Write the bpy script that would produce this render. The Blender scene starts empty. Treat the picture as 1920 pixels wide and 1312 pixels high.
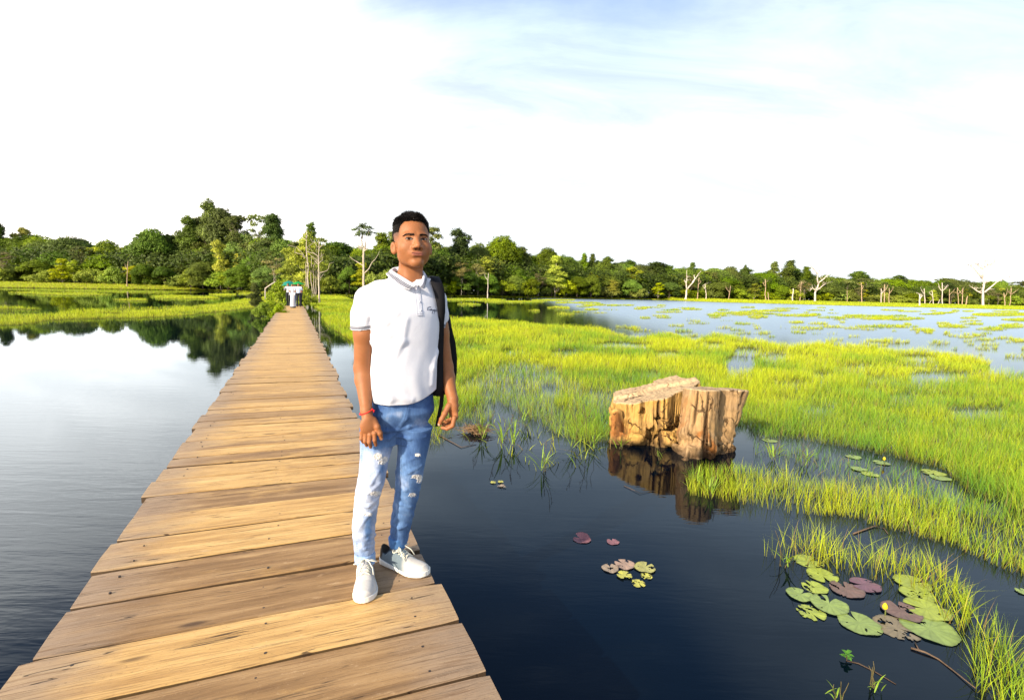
import bpy, bmesh, math, random
import numpy as np
from mathutils import Vector, Matrix, noise as mnoise
from mathutils.bvhtree import BVHTree

# ------------------------------------------------------------ camera, sky, sun, exposure
scene = bpy.context.scene
COL = scene.collection
F_PX, CAM_Z, DECK = 950.0, 1.85, 0.45
PITCH, ROLL = math.radians(6.55), math.radians(1.43)
cam_data = bpy.data.cameras.new('camera')
cam = bpy.data.objects.new('camera', cam_data)
COL.objects.link(cam)
cam_data.sensor_fit = 'HORIZONTAL'
cam_data.sensor_width = 36.0
cam_data.lens = 36.0 * F_PX / 1920.0
cam_data.clip_start = 0.05
cam_data.clip_end = 6000.0
CAM_M = Matrix.Rotation(math.pi / 2 - PITCH, 3, 'X') @ Matrix.Rotation(ROLL, 3, 'Z')
cam.matrix_world = Matrix.Translation((0, 0, CAM_Z)) @ CAM_M.to_4x4()
scene.camera = cam

SUN_AZ = math.radians(220)      # compass bearing of the sun, clockwise from +Y: behind the camera, to the left
SUN_EL = math.radians(26)
SUN_DIR = Vector((math.sin(SUN_AZ) * math.cos(SUN_EL), math.cos(SUN_AZ) * math.cos(SUN_EL), math.sin(SUN_EL)))
sun_data = bpy.data.lights.new('sun', 'SUN')
sun_data.energy = 5.0
sun_data.angle = math.radians(0.6)
sun_data.color = (1.0, 0.85, 0.64)
sun = bpy.data.objects.new('sun', sun_data)
COL.objects.link(sun)
sun.rotation_euler = SUN_DIR.to_track_quat('Z', 'Y').to_euler()

scene.view_settings.view_transform = 'Standard'
scene.view_settings.look = 'None'
scene.view_settings.gamma = 1.0
scene.view_settings.exposure = 0.84


class NT:
    """small helper to write node trees"""
    def __init__(self, tree):
        self.t = tree
        tree.nodes.clear()

    def n(self, kind, ins=None, **props):
        nd = self.t.nodes.new(kind)
        for k, v in props.items():
            setattr(nd, k, v)
        for k, v in (ins or {}).items():
            s = nd.inputs[k]
            if isinstance(v, bpy.types.NodeSocket):
                self.t.links.new(v, s)
            else:
                s.default_value = v
        return nd

    def math(self, op, a, b=0.0, c=0.0, clamp=False):
        return self.n('ShaderNodeMath', {0: a, 1: b, 2: c}, operation=op, use_clamp=clamp).outputs[0]

    def mix(self, fac, a, b, blend='MIX'):
        nd = self.n('ShaderNodeMix', {0: fac, 6: a, 7: b}, data_type='RGBA', blend_type=blend)
        return nd.outputs[2]

    def ramp(self, fac, stops, interp='LINEAR'):
        nd = self.n('ShaderNodeValToRGB', {0: fac})
        cr = nd.color_ramp
        cr.interpolation = interp
        while len(cr.elements) < len(stops):
            cr.elements.new(0.5)
        for e, (p, c) in zip(cr.elements, stops):
            e.position = p
            e.color = (c, c, c, 1) if isinstance(c, (int, float)) else (*c[:3], 1)
        return nd.outputs[0]

    def maprange(self, v, a, b, c=0.0, d=1.0, kind='SMOOTHSTEP'):
        return self.n('ShaderNodeMapRange', {0: v, 1: a, 2: b, 3: c, 4: d}, interpolation_type=kind).outputs[0]

    def noise(self, vec, scale, detail=4, rough=0.55, dist=0.0):
        return self.n('ShaderNodeTexNoise', {'Vector': vec, 'Scale': scale, 'Detail': detail, 'Roughness': rough, 'Distortion': dist}).outputs[0]


world = bpy.data.worlds.new('World')
scene.world = world
world.use_nodes = True
w = NT(world.node_tree)
sky = w.n('ShaderNodeTexSky', sky_type='NISHITA', sun_disc=False)
sky.sun_elevation = SUN_EL
sky.sun_rotation = SUN_AZ
sky.air_density = 1.0
sky.dust_density = 0.6
sky.ozone_density = 2.0
tc = w.n('ShaderNodeTexCoord').outputs['Generated']
sep = w.n('ShaderNodeSeparateXYZ', {0: tc})
X, Y, Z = sep.outputs
el = w.math('MULTIPLY', w.math('ARCSINE', Z), 180 / math.pi)            # elevation, degrees
az = w.math('MULTIPLY', w.math('ARCTAN2', X, Y), 180 / math.pi)         # azimuth from +Y, degrees, right positive
zz = w.math('ADD', w.math('MAXIMUM', Z, 0.0), 0.22)
pl = w.n('ShaderNodeCombineXYZ', {0: w.math('DIVIDE', X, zz), 1: w.math('DIVIDE', Y, zz), 2: 0.0}).outputs[0]
n1 = w.noise(pl, 1.1, 7, 0.6, 0.35)
n2 = w.noise(w.n('ShaderNodeMapping', {0: pl, 1: (3.1, 7.7, 0), 3: (0.7, 2.0, 1)}).outputs[0], 1.6, 8, 0.62, 0.6)
# the deck of cloud ends at about 27 degrees up, higher on the left; wisps break its edge
edge = w.math('ADD', w.maprange(az, -50, 30, 25.5, 26.5, 'LINEAR'), w.math('MULTIPLY', w.math('SUBTRACT', n1, 0.5), 13.0))
edge = w.math('ADD', edge, w.math('MULTIPLY', w.maprange(az, 14, 34), 9.0))
cover = w.maprange(w.math('SUBTRACT', edge, el), -7.0, 4.0)
thin = w.maprange(n2, 0.30, 0.62, 0.86, 1.0)
mask = w.math('MULTIPLY', cover, thin)
high = w.math('MULTIPLY', w.maprange(n2, 0.5, 0.8), 0.35)
mask = w.math('MAXIMUM', mask, high)
bright = w.maprange(az, -46, -4, 3.0, 1.08)                                # the clouds towards the sun's side are brighter
bright = w.math('MULTIPLY', bright, w.maprange(n2, 0.3, 0.7, 0.84, 1.12))
cloud_col = w.mix(w.maprange(az, -40, 0), (1.0, 0.93, 0.88, 1), w.mix(w.maprange(el, 12, 24), (0.93, 0.97, 1.0, 1), (0.70, 0.83, 1.0, 1)))
bg_sky = w.n('ShaderNodeBackground', {0: sky.outputs[0], 1: 0.14})
bg_cloud = w.n('ShaderNodeBackground', {0: cloud_col, 1: w.math('MULTIPLY', bright, 0.66)})
ms = w.n('ShaderNodeMixShader', {0: mask, 1: bg_sky.outputs[0], 2: bg_cloud.outputs[0]})
w.n('ShaderNodeOutputWorld', {0: ms.outputs[0]})

# ------------------------------------------------------------ helpers
RNG = np.random.default_rng(7)
random.seed(7)
_M = np.array(CAM_M)


def ray(x, y):
    return _M @ np.array([(x - 960) / F_PX, -(y - 656) / F_PX, -1.0])


def at(x, y, z=0.0):
    """point of the horizontal plane z seen at photograph pixel (x, y)"""
    d = ray(x, y)
    return np.array([0, 0, CAM_Z]) + d * (z - CAM_Z) / d[2]


def B(x, y, Yd):
    """point at distance Yd ahead seen at photograph pixel (x, y)"""
    d = ray(x, y)
    return np.array([0, 0, CAM_Z]) + d * Yd / d[1]


def pix(P):
    q = (np.asarray(P, float) - np.array([0, 0, CAM_Z])) @ _M
    return 960 + F_PX * q[..., 0] / -q[..., 2], 656 - F_PX * q[..., 1] / -q[..., 2]


def in_poly(px, py, poly):
    inside = np.zeros(px.shape, bool)
    n = len(poly)
    j = n - 1
    for i in range(n):
        xi, yi = poly[i]
        xj, yj = poly[j]
        c = ((yi > py) != (yj > py)) & (px < (xj - xi) * (py - yi) / (yj - yi + 1e-12) + xi)
        inside ^= c
        j = i
    return inside


def mat(name, rough=0.7, spec=0.3):
    m = bpy.data.materials.new(name)
    m.use_nodes = True
    t = NT(m.node_tree)
    return m, t


def finish(t, color, rough=0.7, spec=0.3, bump=None, bstr=0.3, bdist=0.01, sub=0.0, subr=(1, .3, .15), transl=0.0, metallic=0.0, sheen=0.0):
    ins = {'Base Color': color, 'Roughness': rough, 'Specular IOR Level': spec, 'Metallic': metallic}
    if sub:
        ins['Subsurface Weight'] = sub
        ins['Subsurface Radius'] = subr
        ins['Subsurface Scale'] = 0.012
    if sheen:
        ins['Sheen Weight'] = sheen
    if bump is not None:
        ins['Normal'] = t.n('ShaderNodeBump', {'Height': bump, 'Strength': bstr, 'Distance': bdist}).outputs[0]
    p = t.n('ShaderNodeBsdfPrincipled', ins)
    out = p.outputs[0]
    if transl:
        tr = t.n('ShaderNodeBsdfTranslucent', {0: color})
        out = t.n('ShaderNodeMixShader', {0: transl, 1: out, 2: tr.outputs[0]}).outputs[0]
    t.n('ShaderNodeOutputMaterial', {0: out})


def plain(name, col, rough=0.7, spec=0.3, var=0.12, scale=20.0, transl=0.0, bstr=0.15, metallic=0.0):
    """a solid colour with a little procedural unevenness"""
    m, t = mat(name)
    o = t.n('ShaderNodeTexCoord').outputs['Object']
    nz = t.noise(o, scale, 4)
    k = t.maprange(nz, 0.3, 0.7, 1 - var, 1 + var, 'LINEAR')
    c = t.n('ShaderNodeVectorMath', {0: (*col[:3],), 3: k}, operation='SCALE').outputs[0]
    finish(t, c, rough, spec, nz, bstr, 0.004, transl=transl, metallic=metallic)
    return m


def vcol(name, rough=0.7, spec=0.3, transl=0.0, var=0.0, scale=30.0, bstr=0.0, sub=0.0, rand=0.0, sheen=0.0):
    """colour from the mesh's own colour attribute"""
    m, t = mat(name)
    c = t.n('ShaderNodeAttribute', attribute_name='Col').outputs['Color']
    o = t.n('ShaderNodeTexCoord').outputs['Object']
    bump = None
    if var or bstr:
        nz = t.noise(o, scale, 5)
        bump = nz if bstr else None
    if var:
        k = t.maprange(nz, 0.3, 0.7, 1 - var, 1 + var, 'LINEAR')
        c = t.n('ShaderNodeVectorMath', {0: c, 3: k}, operation='SCALE').outputs[0]
    if rand:
        r = t.n('ShaderNodeObjectInfo').outputs['Random']
        hs = t.n('ShaderNodeHueSaturation', {'Hue': t.maprange(r, 0, 1, 0.5 - rand * 0.12, 0.5 + rand * 0.08, 'LINEAR'),
                                             'Saturation': 1.0, 'Value': t.maprange(t.math('FRACT', t.math('MULTIPLY', r, 7.31)), 0, 1, 1 - rand, 1 + rand, 'LINEAR'),
                                             'Fac': 1.0, 'Color': c})
        c = hs.outputs[0]
    finish(t, c, rough, spec, bump, bstr, 0.004, sub=sub, transl=transl, sheen=sheen)
    return m


def np_mesh(name, V, Fc, cols=None, smooth=False, attrs=None):
    """Fc: (n,3) or (n,4) int array, or list of those"""
    me = bpy.data.meshes.new(name)
    V = np.asarray(V, np.float32)
    Fs = Fc if isinstance(Fc, list) else [Fc]
    Fs = [np.asarray(f, np.int32) for f in Fs if len(f)]
    nl = sum(f.size for f in Fs)
    nf = sum(len(f) for f in Fs)
    me.vertices.add(len(V))
    me.vertices.foreach_set('co', V.ravel())
    me.loops.add(nl)
    me.loops.foreach_set('vertex_index', np.concatenate([f.ravel() for f in Fs]))
    me.polygons.add(nf)
    tot = np.concatenate([np.full(len(f), f.shape[1], np.int32) for f in Fs])
    st = np.concatenate([[0], np.cumsum(tot)[:-1]]).astype(np.int32)
    me.polygons.foreach_set('loop_start', st)
    me.polygons.foreach_set('loop_total', tot)
    if smooth:
        me.polygons.foreach_set('use_smooth', np.ones(nf, bool))
    me.update(calc_edges=True)
    if cols is not None:
        a = me.color_attributes.new('Col', 'FLOAT_COLOR', 'POINT')
        c = np.ones((len(V), 4), np.float32)
        c[:, :3] = np.asarray(cols)[:, :3]
        a.data.foreach_set('color', c.ravel())
    for k, v in (attrs or {}).items():
        a = me.attributes.new(k, 'FLOAT', 'POINT')
        a.data.foreach_set('value', np.asarray(v, np.float32))
    return me


def link(name, me, m=None, parent=None, loc=None):
    o = bpy.data.objects.new(name, me)
    COL.objects.link(o)
    if m is not None:
        for mm in (m if isinstance(m, (list, tuple)) else [m]):
            me.materials.append(mm)
    if loc is not None:
        o.location = loc
    if parent is not None:
        o.parent = parent
    return o


def tag(o, label=None, cat=None, group=None, kind=None):
    for k, v in (('label', label), ('category', cat), ('group', group), ('kind', kind)):
        if v:
            o[k] = v
    return o


def empty(name, loc, label, cat, group=None, rotz=0.0):
    o = bpy.data.objects.new(name, None)
    COL.objects.link(o)
    o.location = loc
    o.rotation_euler = (0, 0, rotz)
    o.empty_display_size = 0.2
    return tag(o, label, cat, group)


def dup(root, loc, rotz=0.0, scl=None, label=None, group=None):
    r = root.copy()
    COL.objects.link(r)
    r.location = loc
    r.rotation_euler = (0, 0, rotz)
    if scl is not None:
        r.scale = scl
    for ch in root.children:
        c = ch.copy()
        COL.objects.link(c)
        c.parent = r
    tag(r, label, None, group)
    return r


def tube_arrays(pts, rad, seg=6, cap=True):
    """a tapered tube along pts; returns V, quads"""
    P = np.asarray(pts, float)
    n = len(P)
    rad = np.broadcast_to(np.asarray(rad, float), (n,)) if np.ndim(rad) == 0 or len(np.atleast_1d(rad)) == 1 else np.asarray(rad, float)
    T = np.gradient(P, axis=0) if n > 1 else np.array([[0, 0, 1.]])
    T /= np.linalg.norm(T, axis=1)[:, None] + 1e-12
    up = np.array([0, 0, 1.]) if abs(T[0][2]) < 0.9 else np.array([1., 0, 0])
    U = np.zeros_like(P)
    u = np.cross(T[0], up)
    u /= np.linalg.norm(u)
    for i in range(n):
        u = u - T[i] * (u @ T[i])
        u /= np.linalg.norm(u) + 1e-12
        U[i] = u
    W = np.cross(T, U)
    a = np.linspace(0, 2 * np.pi, seg, endpoint=False)
    V = (P[:, None, :] + rad[:, None, None] * (np.cos(a)[None, :, None] * U[:, None, :] + np.sin(a)[None, :, None] * W[:, None, :])).reshape(-1, 3)
    q = []
    for i in range(n - 1):
        for k in range(seg):
            k2 = (k + 1) % seg
            q.append((i * seg + k, i * seg + k2, (i + 1) * seg + k2, (i + 1) * seg + k))
    if cap:
        V = np.vstack([V, P[0], P[-1]])
        c0, c1 = n * seg, n * seg + 1
        for k in range(seg):
            k2 = (k + 1) % seg
            q.append((c0, k2, k, k))
            q.append((c1, (n - 1) * seg + k, (n - 1) * seg + k2, (n - 1) * seg + k2))
    return V, np.array(q)


class MB:
    """collects pieces into one mesh"""
    def __init__(self):
        self.V, self.Q, self.C, self.n = [], [], [], 0

    def add(self, V, Q, col=None):
        V = np.asarray(V, float)
        self.V.append(V)
        self.Q += [tuple(int(i) + self.n for i in f) for f in Q]
        if col is not None:
            c = np.asarray(col, float)
            self.C.append(np.broadcast_to(c, (len(V), 3)) if c.ndim == 1 else c)
        self.n += len(V)

    def tube(self, pts, rad, seg=6, col=None, cap=True):
        V, q = tube_arrays(pts, rad, seg, cap)
        self.add(V, q, col)

    def build(self, name, m, parent=None, smooth=True, origin=(0, 0, 0)):
        me = bpy.data.meshes.new(name)
        V = np.vstack(self.V) - np.asarray(origin)
        F = []
        for f in self.Q:
            g = []
            for i in f:
                if not g or (i != g[-1]):
                    g.append(i)
            if g[0] == g[-1]:
                g.pop()
            if len(g) > 2:
                F.append(g)
        me.from_pydata([tuple(v) for v in V], [], F)
        if smooth:
            me.polygons.foreach_set('use_smooth', np.ones(len(me.polygons), bool))
        if self.C:
            a = me.color_attributes.new('Col', 'FLOAT_COLOR', 'POINT')
            c = np.ones((len(V), 4), np.float32)
            c[:, :3] = np.vstack(self.C)
            a.data.foreach_set('color', c.ravel())
        return link(name, me, m, parent)


def vnoise(x, y, seed=0):
    """smooth 2-D value noise 0..1, vectorised"""
    def h(i, j):
        v = np.sin(i * 127.1 + j * 311.7 + seed * 74.7) * 43758.5453
        return v - np.floor(v)
    i, j = np.floor(x), np.floor(y)
    f, g = x - i, y - j
    f, g = f * f * (3 - 2 * f), g * g * (3 - 2 * g)
    return (h(i, j) * (1 - f) + h(i + 1, j) * f) * (1 - g) + (h(i, j + 1) * (1 - f) + h(i + 1, j + 1) * f) * g


def fbm(x, y, seed=0, oct=4):
    s, a, t = 0, 0.5, 0
    for k in range(oct):
        s = s + a * vnoise(x * 2 ** k, y * 2 ** k, seed + k * 3)
        t += a
        a *= 0.5
    return s / t

# ------------------------------------------------------------ water and land
m, t = mat('water')
geo = t.n('ShaderNodeNewGeometry').outputs['Position']
mp = t.n('ShaderNodeMapping', {0: geo, 2: (0, 0, math.radians(14)), 3: (0.8, 4.2, 1)}).outputs[0]
r1 = t.noise(mp, 1.7, 3, 0.5, 0.6)
mp2 = t.n('ShaderNodeMapping', {0: geo, 2: (0, 0, math.radians(-8)), 3: (2.0, 9.0, 1)}).outputs[0]
r2 = t.noise(mp2, 3.2, 2, 0.5, 0.3)
calm = t.noise(geo, 0.22, 2, 0.5)
sepw = t.n('ShaderNodeSeparateXYZ', {0: geo})
near_left = t.maprange(sepw.outputs[0], -4.0, -0.4, 1.0, 0.22)
amp = t.math('MULTIPLY', t.maprange(calm, 0.35, 0.7, 0.35, 1.0), near_left)
far = t.math('MULTIPLY', t.maprange(sepw.outputs[1], 14, 45, 0.0, 0.5), t.maprange(sepw.outputs[0], -6, 12, 0.06, 1.0))
amp = t.math('MULTIPLY', amp, t.maprange(sepw.outputs[1], 4.5, 11, 1.0, 0.10))
amp = t.math('MAXIMUM', amp, far)
hgt = t.math('MULTIPLY', t.math('ADD', r1, t.math('MULTIPLY', r2, 0.35)), amp)
bmp = t.n('ShaderNodeBump', {'Height': hgt, 'Strength': 0.16, 'Distance': 0.035}).outputs[0]
fr = t.n('ShaderNodeFresnel', {'IOR': 1.33, 'Normal': bmp}).outputs[0]
body = t.n('ShaderNodeBsdfDiffuse', {0: (0.0004, 0.0024, 0.0068, 1)})
glo = t.n('ShaderNodeBsdfGlossy', {0: (0.82, 0.93, 1.0, 1), 'Roughness': t.math('MULTIPLY', t.maprange(sepw.outputs[1], 13, 30, 0.0, 1.0), t.maprange(sepw.outputs[0], 2, 12, 0.02, 0.30)), 'Normal': bmp})
fr = t.math('POWER', fr, 1.05)
mx = t.n('ShaderNodeMixShader', {0: fr, 1: body.outputs[0], 2: glo.outputs[0]})
t.n('ShaderNodeOutputMaterial', {0: mx.outputs[0]})
me = np_mesh('water', [(-900, -60, 0), (900, -60, 0), (900, 900, 0), (-900, 900, 0)], np.array([[0, 1, 2, 3]]))
tag(link('water', me, m), kind='structure')

# distance of the forest edge ahead, by photograph column
SHX = [-400, 0, 400, 520, 610, 720, 880, 1200, 1500, 1920, 2400]
SHY = [150, 150, 140, 112, 104, 112, 150, 190, 240, 300, 330]


def edge_y(px):
    return float(np.interp(px, SHX, SHY))


# near edge of the grassy shore, traced along its waterline
NEX = [-400, 0, 200, 400, 480, 560, 640, 760, 820, 1000, 1180, 1340, 1600, 1920, 2400]
NEPY = [534, 539.5, 542, 545, 546, 547, 549, 552, 553.5, 556.5, 560.5, 566.5, 573.5, 581, 592]
NEY = [float(at(x, y, 0)[1]) for x, y in zip(NEX, NEPY)]


def land_z(px, Yd):
    ny, ey = np.interp(px, NEX, NEY), np.interp(px, SHX, SHY)
    return np.clip((Yd - ny) / np.maximum(ey - ny, 4), 0, 1) * .95


# land: one sheet, under water near the camera, rising behind the shore
xs = np.linspace(-900, 900, 181)
ys = np.concatenate([np.linspace(-60, 400, 116), np.linspace(410, 3000, 30)])
GX, GY = np.meshgrid(xs, ys)
colpx = 960 + F_PX * GX / np.maximum(GY, 5)
EY = np.interp(colpx, SHX, SHY)
NY = np.interp(colpx, NEX, NEY)
hz = np.clip((GY - NY) / np.maximum(EY - NY, 4), -.6, 1)
GZ = np.maximum(hz * 0.95, -.6) + 0.08 * (fbm(GX * 0.05, GY * 0.05, 3) - .5)
GZ[GY < 20] = -0.6
V = np.stack([GX, GY, GZ], -1).reshape(-1, 3)
nx = len(xs)
idx = np.arange(len(ys) * nx).reshape(len(ys), nx)
Q = np.stack([idx[:-1, :-1], idx[:-1, 1:], idx[1:, 1:], idx[1:, :-1]], -1).reshape(-1, 4)
m, t = mat('forest_ground')
geo = t.n('ShaderNodeNewGeometry').outputs['Position']
nz = t.noise(geo, 0.3, 6)
finish(t, t.ramp(nz, [(0.3, (0.03, 0.035, 0.012)), (0.7, (0.09, 0.10, 0.03))]), 0.95, 0.1, nz, 0.4, 0.2)
tag(link('ground', np_mesh('ground', V, Q, smooth=True), m), kind='structure')

# ------------------------------------------------------------ boardwalk
PLANK_PX = [(705, 1312, 903, 1262), (196, 1312, 857, 1164), (59, 1235, 820, 1090), (120, 1142, 788, 1032), (161, 1076, 765, 985),
            (211, 1016, 663, 957), (243, 971, 667, 922), (268, 931, 671, 891), (293, 900, 674, 866), (310, 876, 674, 848)]
DV = np.array([-0.395, 0.9187])                 # the walk's heading
NV = np.array([0.9187, 0.395])                  # across it, to the right
C0 = np.array([-0.915, 1.72])                   # a point of its centre line
cuts = []
for a in PLANK_PX:
    p, q = at(a[0], a[1], DECK)[:2], at(a[2], a[3], DECK)[:2]
    e = (q - p) / np.linalg.norm(q - p)
    # crossing with the centre line
    A = np.array([[DV[0], -e[0]], [DV[1], -e[1]]])
    s = np.linalg.solve(A, p - C0)[0]
    cuts.append((s, math.atan2(e[1], e[0])))
cuts.sort()
rp = random.Random(5)
s0 = cuts[0][0]
pre = []
while s0 > -2.6:
    s0 -= rp.uniform(.27, .33)
    pre.append((s0, math.radians(21.7)))
cuts = pre[::-1] + cuts
while cuts[-1][0] < 37.5:
    cuts.append((cuts[-1][0] + rp.choice([.2, .24, .27, .3, .31]) + rp.uniform(-.02, .02), math.radians(21.4 + rp.uniform(-.7, .9))))
walk = empty('boardwalk', (*(C0 + DV * 17), 0.0), 'long straight boardwalk of weathered golden brown planks across the water', 'boardwalk')
wo = np.array([*(C0 + DV * 17), 0.0])
mb = MB()
TONES = [.25, .22, .80, .18, .28, .88, .72, .30, .78, .62, .42, .70, .5, .8]
NPRE = len(pre)
HALF = 0.765
plank_info = []
for i in range(len(cuts) - 1):
    (sa, aa), (sb, ab) = cuts[i], cuts[i + 1]
    gap = rp.uniform(.010, .020)
    tone = rp.random()
    if 0 <= i - NPRE + 1 < len(TONES):
        tone = TONES[i - NPRE + 1]
    hl, hr = HALF + rp.uniform(-.03, .035), HALF + rp.uniform(-.03, .03)
    dz = rp.uniform(-.006, .004)
    tz = rp.uniform(-.004, .004)
    nseg = 22 if sa < 6 else (10 if sa < 14 else 4)
    th = 0.045

    def edge_pt(s, ang, u, side, wob):
        e = np.array([math.cos(ang), math.sin(ang)])
        return C0 + DV * (s + side) + e * u / max(.2, e @ NV) + DV * wob
    rows = []
    for k in range(nseg + 1):
        f = k / nseg
        u = -hl + (hl + hr) * f
        wa = (mnoise.noise(Vector((u * 3, i * 3.1, 1))) * .004 + mnoise.noise(Vector((u * 17, i * 3.1, 5))) * .0015)
        wb = (mnoise.noise(Vector((u * 3, i * 3.1 + 1.5, 9))) * .004 + mnoise.noise(Vector((u * 17, i * 3.1, 15))) * .0015)
        # ends of the boards are worn round
        en = min(k, nseg - k)
        chip = .004 * (en == 0) * rp.uniform(.5, 2.5)
        A = edge_pt(sa, aa, u, gap / 2 + chip, wa)
        Bp = edge_pt(sb, ab, u, -gap / 2 - chip, wb)
        mid = (A + Bp) / 2
        z = DECK + dz + tz * (f - .5) * 2
        b = .005
        wv = (Bp - A) / max(1e-6, np.linalg.norm(Bp - A))
        zc = z - .002 * (en == 0)
        if en == 0:
            sh = (1 if k == 0 else -1) * np.array([math.cos(aa), math.sin(aa)])
            jit = rp.uniform(-.006, .006)
            A, Bp, mid = A + sh * jit, Bp + sh * (jit + rp.uniform(-.004, .004)), mid + sh * (jit - .002)
        rows.append([(*A, z - th), (*A, z - b), (*(A + wv * b), zc), (*mid, zc + .0005), (*(Bp - wv * b), zc), (*Bp, z - b), (*Bp, z - th)])
    V = np.array(rows).reshape(-1, 3)
    Q = []
    for k in range(nseg):
        for j in range(7):
            j2 = (j + 1) % 7
            Q.append((k * 7 + j, (k + 1) * 7 + j, (k + 1) * 7 + j2, k * 7 + j2))
    Q.append(tuple(range(7)))
    Q.append(tuple(nseg * 7 + j for j in range(6, -1, -1)))
    mb.add(V, Q, (tone, rp.random(), i / 200))
    plank_info.append((sa, sb, aa, z))
m, t = mat('weathered_wood')
obj = t.n('ShaderNodeTexCoord').outputs['Object']
at_ = t.n('ShaderNodeAttribute', attribute_name='Col').outputs['Color']
sc_ = t.n('ShaderNodeSeparateColor', {0: at_})
off = t.n('ShaderNodeCombineXYZ', {0: t.math('MULTIPLY', sc_.outputs[0], 37.0), 1: t.math('MULTIPLY', sc_.outputs[1], 91.0), 2: 0.0}).outputs[0]
rot = t.n('ShaderNodeMapping', {0: obj, 2: (0, 0, math.radians(-21.6))}).outputs[0]
base = t.n('ShaderNodeVectorMath', {0: rot, 1: off}, operation='ADD').outputs[0]
warp = t.noise(t.n('ShaderNodeMapping', {0: base, 3: (1.2, 3.0, 1)}).outputs[0], 1.5, 3)
wv_ = t.n('ShaderNodeCombineXYZ', {0: 0.0, 1: t.math('MULTIPLY', warp, 0.035), 2: 0.0}).outputs[0]
based = t.n('ShaderNodeVectorMath', {0: base, 1: wv_}, operation='ADD').outputs[0]
grain = t.noise(t.n('ShaderNodeMapping', {0: based, 3: (2.0, 60.0, 1)}).outputs[0], 2.0, 6, 0.65)
fine = t.noise(t.n('ShaderNodeMapping', {0: based, 3: (5.0, 190.0, 1)}).outputs[0], 2.4, 4, 0.7)
bands = t.noise(t.n('ShaderNodeMapping', {0: based, 3: (0.7, 9.0, 1)}).outputs[0], 2.0, 4, 0.55)
blot = t.noise(t.n('ShaderNodeMapping', {0: base, 3: (1.0, 2.6, 1)}).outputs[0], 2.2, 5, 0.6)
gold = t.ramp(bands, [(0.28, (0.41, 0.235, 0.080)), (0.5, (0.57, 0.35, 0.125)), (0.72, (0.68, 0.45, 0.18))])
brown = t.ramp(bands, [(0.28, (0.16, 0.088, 0.036)), (0.5, (0.28, 0.165, 0.070)), (0.72, (0.41, 0.26, 0.12))])
tone_f = t.maprange(t.math('ADD', sc_.outputs[0], t.math('MULTIPLY', t.math('SUBTRACT', blot, 0.5), 1.3)), 0.28, 0.62)
posy = t.n('ShaderNodeSeparateXYZ', {0: obj}).outputs[1]
tone_f = t.math('MAXIMUM', tone_f, t.maprange(posy, -13.5, -8.5, 0.0, 0.85))
c = t.mix(tone_f, brown, gold)
# grey weathering towards both ends of the boards
across = t.n('ShaderNodeVectorMath', {0: obj, 1: (NV[0], NV[1], 0)}, operation='DOT_PRODUCT').outputs['Value']
endw = t.maprange(t.math('ADD', t.math('ABSOLUTE', across), t.math('MULTIPLY', t.math('SUBTRACT', blot, 0.5), 0.7)), 0.34, 0.78)
c = t.mix(t.math('MULTIPLY', endw, 0.72), c, (0.30, 0.225, 0.16, 1))
c = t.mix(t.maprange(grain, 0.52, 0.30, 0.0, 0.6), c, (0.13, 0.066, 0.03, 1))
c = t.mix(t.maprange(fine, 0.46, 0.30, 0.0, 0.65), c, (0.09, 0.05, 0.028, 1))
sp_ = t.noise(base, 90, 4, .7)
c = t.mix(t.maprange(sp_, 0.40, 0.28, 0.0, 0.5), c, (0.10, 0.06, 0.035, 1))
c = t.mix(t.maprange(sp_, 0.60, 0.74, 0.0, 0.3), c, (0.66, 0.50, 0.32, 1))
# scuffed pale patches, dark knots, long checks
scf = t.noise(t.n('ShaderNodeMapping', {0: base, 3: (3.0, 7.0, 1)}).outputs[0], 3.0, 7, 0.7)
c = t.mix(t.maprange(scf, 0.62, 0.74, 0.0, 0.5), c, (0.62, 0.44, 0.25, 1))
c = t.mix(t.maprange(scf, 0.33, 0.25, 0.0, 0.5), c, (0.15, 0.085, 0.045, 1))
vk = t.n('ShaderNodeTexVoronoi', {'Vector': t.n('ShaderNodeMapping', {0: base, 3: (1.5, 5.0, 1)}).outputs[0], 'Scale': 0.9, 'Randomness': 1.0})
knot = t.maprange(vk.outputs[0], 0.05, 0.11, 1.0, 0.0)
c = t.mix(t.math('MULTIPLY', knot, 0.8), c, (0.05, 0.026, 0.014, 1))
ck = t.noise(t.n('ShaderNodeMapping', {0: based, 3: (0.9, 26.0, 1)}).outputs[0], 1.3, 2, 0.4)
check = t.maprange(t.math('ABSOLUTE', t.math('SUBTRACT', ck, 0.5)), 0.003, 0.009, 1.0, 0.0)
ckm = t.math('MULTIPLY', check, t.maprange(blot, 0.46, 0.54))
c = t.mix(t.math('MULTIPLY', ckm, 0.85), c, (0.035, 0.02, 0.012, 1))
hb = t.math('ADD', t.math('ADD', t.math('MULTIPLY', grain, 0.6), t.math('MULTIPLY', fine, 0.5)), t.math('MULTIPLY', ckm, -0.9))
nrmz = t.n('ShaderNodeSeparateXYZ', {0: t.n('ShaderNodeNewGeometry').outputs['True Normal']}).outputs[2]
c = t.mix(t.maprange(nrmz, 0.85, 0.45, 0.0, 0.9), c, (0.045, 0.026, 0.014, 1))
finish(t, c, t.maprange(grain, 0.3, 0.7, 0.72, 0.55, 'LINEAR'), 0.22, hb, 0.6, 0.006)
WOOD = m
mb.build('decking', WOOD, walk, smooth=False, origin=wo)
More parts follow.
